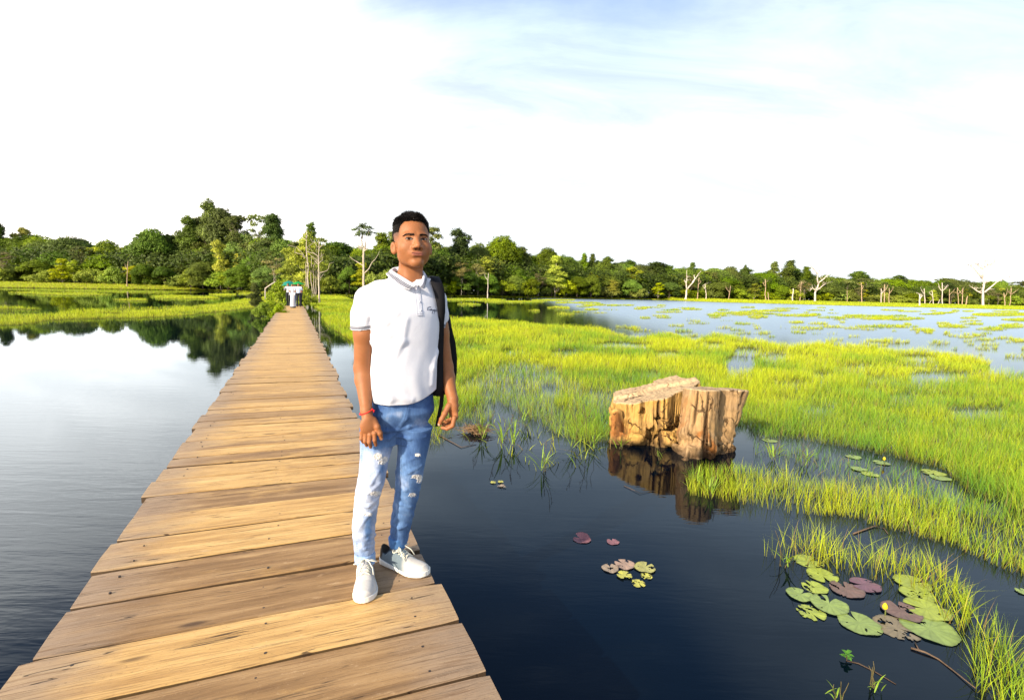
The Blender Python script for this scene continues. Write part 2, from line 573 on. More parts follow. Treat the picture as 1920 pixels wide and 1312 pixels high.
# nails: two rows near each edge, one pair in the middle
NAIL = plain('dark_nail_iron', (0.03, 0.022, 0.02), 0.6, 0.4)
mb = MB()
for (sa, sb, aa, z) in plank_info:
    if sa > 13:
        break
    e = np.array([math.cos(aa), math.sin(aa)])
    for u in (-.62, .02, .60):
        for f in (.25, .74):
            if rp.random() < .12:
                continue
            c2 = C0 + DV * (sa + (sb - sa) * (f + rp.uniform(-.06, .06))) + e * (u + rp.uniform(-.03, .03)) / (e @ NV)
            r = rp.uniform(.0035, .006)
            mb.tube([(c2[0], c2[1], z - .01), (c2[0], c2[1], z + .0012)], r, 7)
o = mb.build('nails', NAIL, walk, smooth=False, origin=wo)
o['kind'] = 'stuff'
# bearers and posts
DARKWOOD = plain('wet_dark_timber', (0.07, 0.045, 0.028), 0.8, 0.2, 0.3, 9)


def box_pts(c, ax, ay, az_):
    c, ax, ay, az_ = map(np.asarray, (c, ax, ay, az_))
    V = [c + sx * ax + sy * ay + sz * az_ for sz in (-1, 1) for sy in (-1, 1) for sx in (-1, 1)]
    Q = [(0, 2, 3, 1), (4, 5, 7, 6), (0, 1, 5, 4), (2, 6, 7, 3), (0, 4, 6, 2), (1, 3, 7, 5)]
    return V, Q


for u in (-.60, .0, .60):
    mb = MB()
    c3 = np.array([*(C0 + DV * 17.3 + NV * u), DECK - .13])
    mb.add(*box_pts(c3, np.array([*NV, 0]) * .04, np.array([*DV, 0]) * 19.8, (0, 0, .07)))
    mb.build('bearer', DARKWOOD, walk, smooth=False, origin=wo)
s = -2.0
while s < 37:
    for u in (-.67, .67):
        c3 = np.array([*(C0 + DV * s + NV * u), 0])
        mb = MB()
        mb.tube([c3 + (0, 0, -.6), c3 + (0.01, 0, DECK - .07)], .055, 8)
        mb.build('post', DARKWOOD, walk, origin=wo)
    s += 2.6

# ------------------------------------------------------------ grass
m, t = mat('marsh_grass')
gc = t.n('ShaderNodeAttribute', attribute_name='Col').outputs['Color']
pr = t.n('ShaderNodeBsdfPrincipled', {'Base Color': gc, 'Roughness': 0.55, 'Specular IOR Level': 0.25})
tr = t.n('ShaderNodeBsdfTranslucent', {0: gc})
t.n('ShaderNodeOutputMaterial', {0: t.n('ShaderNodeMixShader', {0: 0.35, 1: pr.outputs[0], 2: tr.outputs[0]}).outputs[0]})
GRASS = m

G_YEL = np.array([0.45, 0.50, 0.012])
G_GRN = np.array([0.13, 0.29, 0.022])
G_DRY = np.array([0.32, 0.22, 0.07])
G_BASE = np.array([0.14, 0.10, 0.025])


def blades(P, h, wd, lean, segs=3, green=0.3, dry=0.03, z0=0.0, rng=RNG, curve=1.0, facing=0.35):
    """numpy blades: P (n,2) roots; returns V, tris/quads, colours"""
    n = len(P)
    th = rng.uniform(0, 2 * np.pi, n)
    la = np.abs(rng.normal(0, lean, n)) + .03
    dx, dy = np.cos(th) * np.sin(la), np.sin(th) * np.sin(la)
    # width direction: partly across the view, so that thin blades still show
    wt = rng.uniform(-1.2, 1.2, n)
    wx, wy = np.cos(wt), np.sin(wt)
    V = np.zeros((n, 2 * segs + 1, 3), np.float32)
    C = np.zeros((n, 2 * segs + 1, 3), np.float32)
    g = np.clip(green + rng.normal(0, .22, n), 0, 1)[:, None]
    col = G_YEL * (1 - g) + G_GRN * g
    isdry = (rng.random(n) < dry)[:, None]
    col = np.where(isdry, G_DRY, col) * rng.uniform(.75, 1.25, n)[:, None]
    for k in range(segs + 1):
        f = k / segs
        bend = f ** 1.0 + curve * f * f * .8
        x = P[:, 0] + dx * h * bend
        y = P[:, 1] + dy * h * bend
        z = z0 + h * np.cos(la) * f * (1 - .25 * curve * f * np.sin(la))
        wk = wd * (1 - f ** 1.6) * .5
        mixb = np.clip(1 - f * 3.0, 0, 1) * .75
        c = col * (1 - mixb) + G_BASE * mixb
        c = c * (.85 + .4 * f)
        if k < segs:
            V[:, 2 * k, 0], V[:, 2 * k, 1], V[:, 2 * k, 2] = x - wx * wk, y - wy * wk, z
            V[:, 2 * k + 1, 0], V[:, 2 * k + 1, 1], V[:, 2 * k + 1, 2] = x + wx * wk, y + wy * wk, z
            C[:, 2 * k] = C[:, 2 * k + 1] = c
        else:
            V[:, 2 * k, 0], V[:, 2 * k, 1], V[:, 2 * k, 2] = x, y, z
            C[:, 2 * k] = c
    m_ = 2 * segs + 1
    o = (np.arange(n) * m_)[:, None]
    quads = np.concatenate([o + np.array([[2 * k, 2 * k + 1, 2 * k + 3, 2 * k + 2]]) for k in range(segs - 1)]) if segs > 1 else np.zeros((0, 4), int)
    tris = o + np.array([[2 * segs - 2, 2 * segs - 1, 2 * segs]])
    return V.reshape(-1, 3), quads, tris, C.reshape(-1, 3)


def join(parts):
    Vs, Qs, Ts, Cs, n = [], [], [], [], 0
    for V, q, tt, c in parts:
        Vs.append(V); Cs.append(c)
        if len(q):
            Qs.append(q + n)
        Ts.append(tt + n)
        n += len(V)
    F = ([np.concatenate(Qs)] if Qs else []) + [np.concatenate(Ts)]
    return np.concatenate(Vs), F, np.concatenate(Cs)


def scatter(poly, dens, holes=(), patch=None, rng=RNG, ymax=400):
    """random roots inside a polygon given in photograph pixels on the water plane"""
    W = np.array([at(x, y)[:2] for x, y in poly])
    x0, y0 = W.min(0)
    x1, y1 = W.max(0)
    y1 = min(y1, ymax)
    out = []
    ylo = y0
    while ylo < y1:
        yhi = min(ylo * 1.12 + .2, y1)
        xa, xb = x0, x1
        # limit x to what the polygon can hold there
        pxs = [p[0] for p in poly]
        ym = (ylo + yhi) / 2
        xa = max(xa, (min(pxs) - 1040) / F_PX * yhi - .5) if min(pxs) < 960 else max(xa, (min(pxs) - 1040) / F_PX * ylo - .5)
        xb = min(xb, (max(pxs) - 880) / F_PX * yhi + .5)
        if xb > xa:
            n = int(dens(ym) * (xb - xa) * (yhi - ylo))
            P = np.stack([rng.uniform(xa, xb, n), rng.uniform(ylo, yhi, n)], -1)
            px, py = pix(np.column_stack([P, np.zeros(n)]))
            # ragged outline
            wob = (fbm(P[:, 0] * 2.2, P[:, 1] * 2.2, 5) - .5)
            sc = 30 * 3 / np.maximum(P[:, 1], 3)
            keep = in_poly(px + wob * sc * 2.2, py + wob * sc * .9, poly)
            for (hx, hy, rx, ry) in holes:
                keep &= ((px - hx) / rx) ** 2 + ((py - hy) / ry) ** 2 + wob * 1.6 > 1
            if patch is not None:
                keep &= rng.random(n) < patch(P[:, 0], P[:, 1])
            out.append(P[keep])
        ylo = yhi
    return np.concatenate(out) if out else np.zeros((0, 2))


def grass_bed(name, label, polys, dens, height, wfun, lean=.28, segs=3, green=.3, dry=.03, patch=None, curve=1.0, group=None):
    parts = []
    for poly, holes in polys:
        P = scatter(poly, dens, holes, patch)
        if not len(P):
            continue
        Yd = P[:, 1]
        nz = fbm(P[:, 0] * .9, P[:, 1] * .9, 11)
        cl = vnoise(P[:, 0] * 5, P[:, 1] * 5, 4)
        h = height * (.35 + 1.05 * nz) * (.55 + .7 * cl) * RNG.uniform(.6, 1.15, len(P))
        gg = np.clip(green + (fbm(P[:, 0] * .45, P[:, 1] * .45, 21) - .5) * 2.0 + (vnoise(P[:, 0] * 3.1, P[:, 1] * 3.1, 14) - .5) * .5 + np.interp(Yd, [2, 3.2, 5, 7.5, 12, 18], [.35, .12, .34, .34, .06, -.05]), 0, 1)
        k = max(1, int(len(P) / 1))
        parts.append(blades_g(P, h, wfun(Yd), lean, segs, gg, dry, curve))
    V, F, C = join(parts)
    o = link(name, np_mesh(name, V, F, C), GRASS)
    tag(o, label, 'grass', group, 'stuff')
    print(name, len(V))
    return o


def blades_g(P, h, wd, lean, segs, gg, dry, curve):
    return blades(P, h, wd, lean, segs, gg, dry, curve=curve)


WID = lambda y: np.maximum(.0036, .00055 * y)
MEADOW = [(566, 560), (578, 567), (590, 577), (604, 585), (604, 599), (618, 615), (629, 621), (643, 631), (657, 640), (700, 690), (760, 765), (795, 830),
          (815, 842), (832, 838), (850, 800), (880, 790), (905, 800), (925, 785), (960, 770), (985, 780), (1040, 815), (1100, 832), (1150, 828), (1200, 800), (1400, 800),
          (1412, 822), (1500, 828), (1560, 835), (1600, 842), (1700, 862), (1760, 878), (1820, 925), (1990, 985), (1990, 700), (1900, 692), (1820, 672),
          (1740, 660), (1680, 660), (1560, 643), (1480, 652), (1410, 640), (1340, 628), (1300, 640), (1260, 625), (1180, 634), (1130, 618), (1000, 608), (880, 598), (830, 597),
          (740, 585), (690, 572), (660, 562), (640, 556), (610, 552), (566, 549)]
HOLES = [(1164, 648, 55, 6), (1387, 684, 30, 20), (1400, 660, 30, 8), (1760, 707, 60, 9), (1032, 735, 16, 9), (1897, 692, 45, 12), (1536, 770, 40, 7), (1250, 664, 26, 5),
         (1600, 690, 45, 6), (1835, 775, 55, 8), (950, 660, 12, 5), (1330, 648, 30, 6), (1060, 662, 30, 4), (1480, 722, 40, 5), (1690, 745, 30, 6), (940, 775, 30, 13), (1210, 700, 25, 4),
         (1720, 672, 40, 5), (1450, 672, 28, 6), (1650, 715, 20, 4), (1540, 705, 22, 4)]


def meadow_patch(x, y):
    n = fbm(x * .55, y * .35, 31)
    thin = np.clip((n - .30) / .10, .35, 1)
    # sparser towards the right-hand pools
    return thin


dn = lambda k: (lambda y: k * (6 / max(y, 2)) ** 1.45)
grass_bed('marsh_grass', 'bright yellow green marsh grass meadow standing in shallow water right of the boardwalk',
          [(MEADOW, HOLES)], dn(1800), .29, WID, .28, 3, .20, .05, meadow_patch)
TONGUE = [(1288, 895), (1320, 882), (1390, 880), (1440, 890), (1500, 908), (1560, 915), (1640, 925), (1720, 935), (1800, 945), (1990, 985),
          (1990, 1120), (1920, 1085), (1860, 1058), (1800, 1032), (1720, 1008), (1650, 988), (1580, 970), (1500, 966), (1420, 953), (1350, 942), (1297, 932)]
grass_bed('marsh_grass', 'tongue of thin yellow green grass reaching out in front of the right stump',
          [(TONGUE, [(1640, 925, 50, 5), (1760, 935, 25, 8), (1470, 893, 25, 5)])], dn(1200), .24, WID, .2, 4, .12, .05,
          lambda x, y: np.clip((fbm(x * 1.3, y * 1.3, 8) - .25) / .2, .25, 1))
STRIP = [(1425, 1040), (1470, 1022), (1530, 1022), (1600, 1040), (1700, 1055), (1760, 1060), (1790, 1090), (1822, 1130), (1812, 1165), (1795, 1190),
         (1760, 1165), (1740, 1130), (1690, 1098), (1620, 1088), (1540, 1070), (1470, 1052)]
CORNER = [(1795, 1190), (1835, 1180), (1870, 1225), (1920, 1245), (1990, 1290), (1990, 1400), (1880, 1400), (1850, 1312), (1835, 1260), (1808, 1212)]
grass_bed('marsh_grass', 'tall thin grass strip growing beside the lily pads at the lower right',
          [(STRIP, []), (CORNER, [])], dn(620), .27, WID, .26, 5, .12, .06,
          lambda x, y: np.clip((fbm(x * 2.5, y * 2.5, 18) - .28) / .15, .3, 1))
SPARSE = [(860, 815), (930, 790), (1000, 800), (1150, 838), (1150, 862), (1080, 880), (1020, 890), (960, 880), (900, 845)]
grass_bed('marsh_grass', 'sparse broad blades poking out of the dark water in front of the meadow',
          [(SPARSE, [])], lambda y: 42, .24, lambda y: np.full(y.shape, .009), .5, 4, .15, .1, None, 1.6)
POOL = [(1410, 835), (1500, 845), (1600, 868), (1760, 900), (1790, 950), (1640, 925), (1500, 905), (1420, 885)]
grass_bed('marsh_grass', 'thin dark green water plants in the pool behind the grass tongue', [(POOL, [])], lambda y: 420, .19, WID, .3, 3, .8, .1,
          lambda x, y: np.clip((fbm(x * 2, y * 2, 28) - .42) / .15, .03, 1))
# beds left of the walk
LEFT = [([(-60, 596), (60, 592), (105, 589), (170, 582), (250, 579), (330, 577), (400, 572), (480, 558), (540, 559), (533, 567), (520, 574), (480, 578), (420, 584), (330, 594), (250, 597), (140, 599), (100, 600), (40, 610), (-60, 613)],
         [(110, 583, 40, 3), (330, 575, 50, 2), (205, 590, 25, 2)]),
        ] + [([(cx + rx * math.cos(a) * (1 + .25 * math.sin(a * 3 + cx)), cy + ry * math.sin(a)) for a in np.linspace(0, 2 * math.pi, 15)[:-1]], [])
          for cx, cy, rx, ry in [(0, 580, 70, 3), (138, 552, 68, 2.6), (60, 550, 40, 1.5), (335, 558, 58, 3.5), (250, 563, 30, 2), (418, 553, 24, 2), (470, 551, 20, 2), (395, 560, 20, 1.2)]]
grass_bed('marsh_grass', 'low islands of green grass in the dark water left of the boardwalk', LEFT, dn(1100), .30, WID, .26, 2, .08, .03,
          lambda x, y: np.clip((fbm(x * .4, y * .3, 41) - .3) / .1, .12, 1))
# far shores
SHORE_L = [(-300, 524), (0, 531), (200, 534), (400, 538), (480, 541), (480, 546), (400, 545), (200, 542), (0, 539.5), (-300, 535)]
SHORE_R = [(820, 549), (1000, 553), (1340, 561), (1600, 566.5), (1920, 574.5), (2300, 584), (2300, 592), (1920, 581), (1600, 573), (1340, 565.5), (1180, 559.5), (1000, 555.5), (820, 552.5)]
SHORE_M = [(600, 546.5), (700, 549), (700, 551), (600, 549)]
for (pa, pb, n_, lab, dry_) in [(-300, 560, 90000, 'distant band of pale green grass along the left shore under the forest', .2), (600, 2300, 170000, 'distant band of bright green grass along the right shore under the forest', .05)]:
    cx_ = RNG.uniform(pa, pb, n_)
    ny, ey = np.interp(cx_, NEX, NEY), np.interp(cx_, SHX, SHY) + 5
    fy = RNG.random(n_) ** 1.2
    ny = ny - 3 * (fbm(cx_ * .05, cx_ * 0, 3) - .3)
    Yd_ = ny + (ey - ny) * fy
    dxy = np.stack([ray(x__, 560)[:2] for x__ in (pa, pb)])
    tx = np.array([dxy[0][0] / dxy[0][1], dxy[1][0] / dxy[1][1]])
    Xd_ = Yd_ * (tx[0] + (tx[1] - tx[0]) * (cx_ - pa) / (pb - pa))
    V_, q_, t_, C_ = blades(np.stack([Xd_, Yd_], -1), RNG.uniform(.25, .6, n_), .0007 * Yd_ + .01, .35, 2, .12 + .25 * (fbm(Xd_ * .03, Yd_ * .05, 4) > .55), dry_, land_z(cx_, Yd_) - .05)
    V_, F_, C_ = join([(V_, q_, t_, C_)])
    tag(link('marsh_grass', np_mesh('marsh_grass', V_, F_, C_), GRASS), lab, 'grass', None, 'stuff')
# small islets on the open water
ri = random.Random(3)
ISL = [(870, 562, 70, 2.5), (960, 566, 60, 2.2), (1040, 563, 45, 2), (1100, 568, 30, 1.6), (1050, 577, 20, 2), (1000, 583, 12, 1.5), (880, 571, 22, 2), (1095, 575, 14, 1.5), (1150, 573, 16, 1.5),
       (1210, 577, 10, 1.3), (1240, 573, 8, 1), (1290, 580, 14, 1.5), (1060, 590, 18, 2), (1400, 588, 55, 3.5), (1450, 583, 40, 2), (1500, 592, 40, 2.5), (1560, 596, 26, 2), (1630, 595, 55, 4), (1690, 598, 50, 3),
       (1490, 605, 14, 2), (1510, 617, 40, 3), (1560, 614, 24, 2), (1620, 613, 16, 2), (1660, 613, 30, 3.5), (1725, 620, 25, 3), (1740, 623, 10, 4), (1780, 612, 22, 4), (1775, 626, 6, 4), (1830, 608, 14, 3), (1860, 618, 25, 4),
       (1900, 612, 24, 5), (1880, 590, 60, 4), (1920, 600, 40, 3), (1850, 626, 10, 2), (1540, 577, 10, 1), (1660, 581, 8, 1), (1750, 583, 7, 1), (1360, 602, 12, 1.3), (1420, 612, 8, 1.2), (1810, 628, 8, 2), (1330, 590, 10, 1.3),
       (1910, 668, 30, 5), (1845, 655, 14, 3), (1650, 640, 25, 3), (1910, 640, 16, 3), (1600, 632, 10, 2), (1770, 645, 12, 2)]
for k_ in range(150):
    f_ = ri.random()
    iy = 566 + 85 * f_ ** 1.3
    ix = ri.uniform(1000 + 3 * (iy - 566), 1940)
    if iy > 625 and ix < 1500:
        continue
    iy += .02 * (ix - 1000)
    ISL.append((ix, min(iy, 668), ri.uniform(5, 26) * (1 - .3 * f_), ri.uniform(.5, 1.5) * (1 + f_)))
polys = []
for (cx, cy, rx, ry) in ISL:
    polys.append(([(cx + rx * 1.15 * math.cos(a) * ri.uniform(.7, 1.1), cy + ry * 1.1 * math.sin(a) * ri.uniform(.7, 1.1)) for a in np.linspace(0, 2 * math.pi, 11)[:-1]], []))
grass_bed('grass_islets', 'little scattered tufts of green grass dotted over the open water at the right', polys, lambda y: 500 * (10 / y) ** 1.4, .26, WID, .3, 2, .25, .05,
          lambda x, y: np.clip((fbm(x * .6, y * .4, 51) - .3) / .15, .1, .9))

# ------------------------------------------------------------ trees
m, t = mat('leaves')
gc = t.n('ShaderNodeAttribute', attribute_name='Col').outputs['Color']
oi = t.n('ShaderNodeObjectInfo')
r = oi.outputs['Random']
hs = t.n('ShaderNodeHueSaturation', {'Hue': t.maprange(r, 0, 1, 0.478, 0.515, 'LINEAR'), 'Saturation': t.maprange(t.math('FRACT', t.math('MULTIPLY', r, 3.7)), 0, 1, .85, 1.05, 'LINEAR'),
                                     'Value': t.maprange(t.math('FRACT', t.math('MULTIPLY', r, 13.3)), 0, 1, .6, 1.45, 'LINEAR'), 'Fac': 1.0, 'Color': gc})
pr = t.n('ShaderNodeBsdfPrincipled', {'Base Color': hs.outputs[0], 'Roughness': 0.6, 'Specular IOR Level': 0.2})
tr = t.n('ShaderNodeBsdfTranslucent', {0: hs.outputs[0]})
t.n('ShaderNodeOutputMaterial', {0: t.n('ShaderNodeMixShader', {0: 0.25, 1: pr.outputs[0], 2: tr.outputs[0]}).outputs[0]})
LEAF = m
BARK = plain('grey_bark', (0.13, 0.10, 0.07), 0.9, 0.1, 0.35, 3)
PALE_BARK = plain('pale_bare_bark', (0.44, 0.37, 0.28), 0.85, 0.1, 0.22, 2)


def leaf_cards(cent, nrm_from, size, col, rng, up=.35):
    """leaf-clump faces at cent (n,3), turned away from nrm_from, sized size (n)"""
    n = len(cent)
    N = cent - nrm_from
    N = N / (np.linalg.norm(N, axis=1)[:, None] + 1e-9) + rng.normal(0, .55, (n, 3))
    N[:, 2] += up
    N /= np.linalg.norm(N, axis=1)[:, None] + 1e-9
    a = rng.normal(0, 1, (n, 3))
    U = np.cross(N, a)
    U /= np.linalg.norm(U, axis=1)[:, None] + 1e-9
    W = np.cross(N, U)
    s = size[:, None]
    V = np.stack([cent + U * s * .62, cent + W * s * .38 + N * s * .08, cent - U * s * .62, cent - W * s * .38 + N * s * .08], 1)
    Q = np.arange(n * 4).reshape(n, 4)
    return V.reshape(-1, 3), Q, np.repeat(col, 4, 0)


def crown_mesh(name, lobes, size, per, base_col, rng, tip=(1.5, 1.45, 1.0)):
    """lobes: list of (x,y,z, rx,ry,rz). Each lobe is filled with twig clumps and each clump with leaf faces"""
    Vs, Qs, Cs, n = [], [], [], 0
    base_col = np.array(base_col)
    for (x, y, z, rx, ry, rz) in lobes:
        c = np.array([x, y, z])
        r3 = np.array([rx, ry, rz])
        k = max(6, int(per * (rx * ry * rz) ** .667 / 6))
        d = rng.normal(0, 1, (k, 3))
        d /= np.linalg.norm(d, axis=1)[:, None]
        d[:, 2] = np.where(d[:, 2] < -.35, -d[:, 2] * .4, d[:, 2])
        rr = rng.uniform(.70, 1.08, k)[:, None]
        cl = c + d * rr * r3
        tone = base_col * rng.uniform(.7, 1.25, 1)
        m_ = 13
        cc = np.repeat(cl, m_, 0)
        off = rng.normal(0, 1, (k * m_, 3)) * np.array([.5, .5, .26]) * size * 1.9
        pts = cc + off
        sz = rng.uniform(.6, 1.3, len(pts)) * size
        tn = np.repeat(rng.uniform(.7, 1.3, k), m_)[:, None] * tone * (1 + (np.array(tip) - 1) * np.clip(rng.normal(.2, .3, (len(pts), 1)), 0, 1))
        V, Q, C = leaf_cards(pts, c - np.array([0, 0, rz * .6]), sz, tn, rng)
        Vs.append(V); Qs.append(Q + n); Cs.append(C)
        n += len(V)
    return np_mesh(name, np.concatenate(Vs), np.concatenate(Qs), np.concatenate(Cs))


def limb(p0, p1, rng, wob=.08, n=6):
    p0, p1 = np.array(p0, float), np.array(p1, float)
    L = np.linalg.norm(p1 - p0)
    P = np.array([p0 + (p1 - p0) * f for f in np.linspace(0, 1, n)])
    P[1:-1] += rng.normal(0, wob * L, (n - 2, 3)) * np.array([1, 1, .4])
    return P


def make_tree(kind, rng, H=1.0):
    """unit: metres, height about H; returns (trunk mesh builder, crown mesh)"""
    lobes = []
    tb = MB()
    if kind == 'round':
        W = H * .52
        n = rng.integers(24, 30)
        for i in range(n):
            a, rr = rng.uniform(0, 6.28), math.sqrt(rng.random()) * W * .72
            top = H * (.90 - .42 * (rr / W) ** 1.5) * rng.uniform(.86, 1)
            s = H * rng.uniform(.14, .21)
            lobes.append((rr * math.cos(a), rr * math.sin(a), top - s * .5, s * 1.25, s * 1.25, s * .75))
        for i in range(13):
            a = rng.uniform(0, 6.28)
            s = H * rng.uniform(.10, .15)
            lobes.append((W * .7 * math.cos(a), W * .7 * math.sin(a), H * rng.uniform(.12, .55), s * 1.2, s * 1.2, s))
        col, tr_ = (0.12, 0.185, 0.008), .022
    elif kind == 'tall':
        for i in range(36):
            f = rng.random() ** .8
            z = H * (.18 + .76 * f)
            rmax = H * .20 * (1 - .7 * max(0, f - .5) * 2 * .8) * rng.uniform(.3, 1)
            a = rng.uniform(0, 6.28)
            s = H * rng.uniform(.075, .125)
            lobes.append((rmax * math.cos(a), rmax * math.sin(a), z, s * 1.1, s * 1.1, s * .8))
        lobes.append((0, 0, H * .95, H * .07, H * .07, H * .06))
        col, tr_ = (0.075, 0.118, 0.012), .016
    elif kind == 'open':
        for i in range(22):
            a, f = rng.uniform(0, 6.28), rng.random()
            rr = H * rng.uniform(.04, .24)
            s = H * rng.uniform(.05, .085)
            lobes.append((rr * math.cos(a), rr * math.sin(a), H * (.46 + .48 * f), s * 1.3, s * 1.3, s * .7))
        col, tr_ = (0.135, 0.165, 0.024), .014
    elif kind == 'pale':
        for i in range(30):
            a, f = rng.uniform(0, 6.28), rng.random()
            rr = H * rng.uniform(.03, .32) * (1 - .4 * f)
            s = H * rng.uniform(.06, .12)
            lobes.append((rr * math.cos(a), rr * math.sin(a), H * (.20 + .72 * f), s * 1.2, s * 1.2, s * .7))
        col, tr_ = (0.30, 0.33, 0.010), .013
    elif kind == 'bush':
        for i in range(13):
            a, rr = rng.uniform(0, 6.28), math.sqrt(rng.random()) * H * .75
            s = H * rng.uniform(.18, .33)
            lobes.append((rr * math.cos(a), rr * math.sin(a), H * rng.uniform(.12, .74) * (1 - .3 * rr / H), s * 1.1, s * 1.1, s * .85))
        col, tr_ = (0.20, 0.26, 0.008), .02
    elif kind == 'feather':
        for i in range(34):
            f = i / 34
            a = rng.uniform(0, 6.28)
            rr = H * .22 * (1 - f * .8) * rng.uniform(.2, 1)
            s = H * (.15 * (1 - f * .62))
            lobes.append((rr * math.cos(a), rr * math.sin(a), H * (.12 + .86 * f), s * 1.1, s * 1.1, s * .75))
        col, tr_ = (0.115, 0.17, 0.010), .014
    elif kind == 'dry':
        for i in range(10):
            a, f = rng.uniform(0, 6.28), rng.random()
            rr = H * rng.uniform(.06, .24)
            s = H * rng.uniform(.06, .10)
            lobes.append((rr * math.cos(a), rr * math.sin(a), H * (.45 + .47 * f), s * 1.2, s * 1.2, s * .8))
        col, tr_ = (0.20, 0.185, 0.06), .012
    lean = rng.normal(0, .02, 2) * H
    top = H * (.88 if kind in ('tall', 'feather', 'open', 'pale') else .66)
    P = limb((0, 0, -.5), (lean[0], lean[1], top * .9), rng, .012, 8)
    r0 = H * tr_ * .62
    tb.tube(P, np.linspace(r0, r0 * .35, 8), 7)
    order = rng.permutation(len(lobes))
    for i in order[:(14 if kind in ('open', 'pale', 'dry') else 9)]:
        L = lobes[i]
        zf = np.clip(L[2] / top * .72, .15, .93)
        j = int(zf * 7)
        tb.tube(limb(P[j], L[:3], rng, .07, 5), np.linspace(r0 * .42, r0 * .12, 5), 5)
    leaf = .30 if kind not in ('bush',) else .26
    per = {'round': 135, 'tall': 160, 'open': 120, 'pale': 110, 'bush': 200, 'feather': 170, 'dry': 90}[kind]
    return tb, lobes, col, leaf, per


PROTO = {}


def get_proto(kind, v):
    """meshes for one variety; trees are modelled 14 m high (bushes 4 m) and scaled"""
    if (kind, v) in PROTO:
        return PROTO[(kind, v)]
    rng = np.random.default_rng(100 + v * 17 + sum(map(ord, kind)))
    H0 = 4.0 if kind == 'bush' else 14.0
    tb, lobes, col, leaf, per = make_tree(kind, rng, H0)
    crown = crown_mesh(kind + '_crown', lobes, leaf, per, col, rng)
    crown.materials.append(LEAF)
    tmp = tb.build('trunk', PALE_BARK if kind in ('open', 'pale', 'dry') else BARK)
    trunk = tmp.data
    bpy.data.objects.remove(tmp)
    PROTO[(kind, v)] = (trunk, crown, H0)
    return PROTO[(kind, v)]


rt = random.Random(12)


def tree(px, top_y, Yd, kind, v, label, width=None, group=None, name='tree', cat='tree', zb=.8):
    if len(label.split()) > 16:
        label = label.replace('the ', '', 1)
    trunk, crown, H0 = get_proto(kind, v)
    d = ray(px, 560)
    X_ = d[0] * Yd / d[1]
    top = B(px, top_y, Yd)[2]
    Hh = max(1.0, top - zb)
    s = Hh / H0
    sw = s
    if width:
        nat = {'round': 1.05, 'tall': .50, 'open': .56, 'pale': .68, 'bush': 1.7, 'feather': .42, 'dry': .55}[kind] * H0
        sw = width * Yd / F_PX / nat
        sw = min(max(sw, s * .6), s * (1.45 if kind in ('round', 'bush', 'tall') else 1.15))
    e = empty(name, (X_, Yd, zb), label, cat, group, rt.uniform(0, 6.28))
    e.scale = (sw, sw, s)
    for nm, me in (('trunk', trunk), ('crown', crown)):
        c = bpy.data.objects.new(nm, me)
        COL.objects.link(c)
        c.parent = e
    return e


SKX = [-200, 0, 60, 100, 200, 250, 330, 380, 460, 560, 600, 640, 720, 800, 900, 960, 1100, 1200, 1350, 1500, 1700, 1920, 2150]
SKY_ = [440, 440, 445, 438, 448, 456, 458, 450, 446, 446, 450, 458, 448, 443, 455, 468, 477, 490, 496, 504, 517, 526, 534]


MARKS = [(3, 'the left picture edge'), (55, 'the small pale tree top'), (95, 'the broad dark tree'), (140, 'the broad domed tree'), (208, 'the lower domed tree'), (250, 'the grey snag'), (290, 'the isolated leafy tree'),
         (358, 'the tall grey green tree'), (400, 'the tallest tree'), (448, 'the open crowned tree'), (490, 'the tuft crowned tree'), (540, 'the far walkers'), (600, 'the white trunks'), (645, 'the low spreading tree'),
         (681, 'the umbrella crowned tree'), (720, 'the shoulder of the man'), (775, 'the head of the man'), (815, 'the ear of the man'), (858, 'the creeper hung tree'), (897, 'the grey bushy snag'), (938, 'the big domed tree'),
         (980, 'the pointed green tree'), (1022, 'the flat topped tree'), (1060, 'the white stemmed tree'), (1100, 'the pair of pointed trees'), (1135, 'the high forest end'), (1168, 'the wide olive tree'), (1215, 'the wide stump'),
         (1290, 'the split dead tree'), (1324, 'the short split snag'), (1365, 'the leaning stick snag'), (1400, 'the small conical tree'), (1438, 'the thin pale snag'), (1474, 'the tallest cone'), (1500, 'the white broken column'),
         (1535, 'the forked bare tree'), (1589, 'the thin dark stick'), (1616, 'the straight pale trunk'), (1660, 'the snag trio'), (1700, 'the dip in the far forest'), (1724, 'the thick white snag'), (1767, 'the forked white snag'),
         (1804, 'the leaning snag pair'), (1848, 'the big white bare tree'), (1888, 'the brown leaning snag'), (1915, 'the right picture edge')]
SEEN_L = {}
LOOK = {'round': 'rounded green tree', 'tall': 'tall dark green tree', 'feather': 'tapering leafy tree', 'open': 'airy pale stemmed tree', 'pale': 'yellow green tree', 'bush': 'low bright bush tree', 'dry': 'dry brownish tree'}


def place(px, kind, rank):
    mx, nm = min(MARKS, key=lambda m_: abs(m_[0] - px))
    side = 'left of' if px < mx - 7 else ('right of' if px > mx + 7 else 'at')
    lab = LOOK[kind] + ' ' + rank + ' ' + side + ' ' + nm
    k_ = SEEN_L.get(lab, 0)
    SEEN_L[lab] = k_ + 1
    return lab + ['', ', farther right', ', farthest right', ', last'][min(k_, 3)]



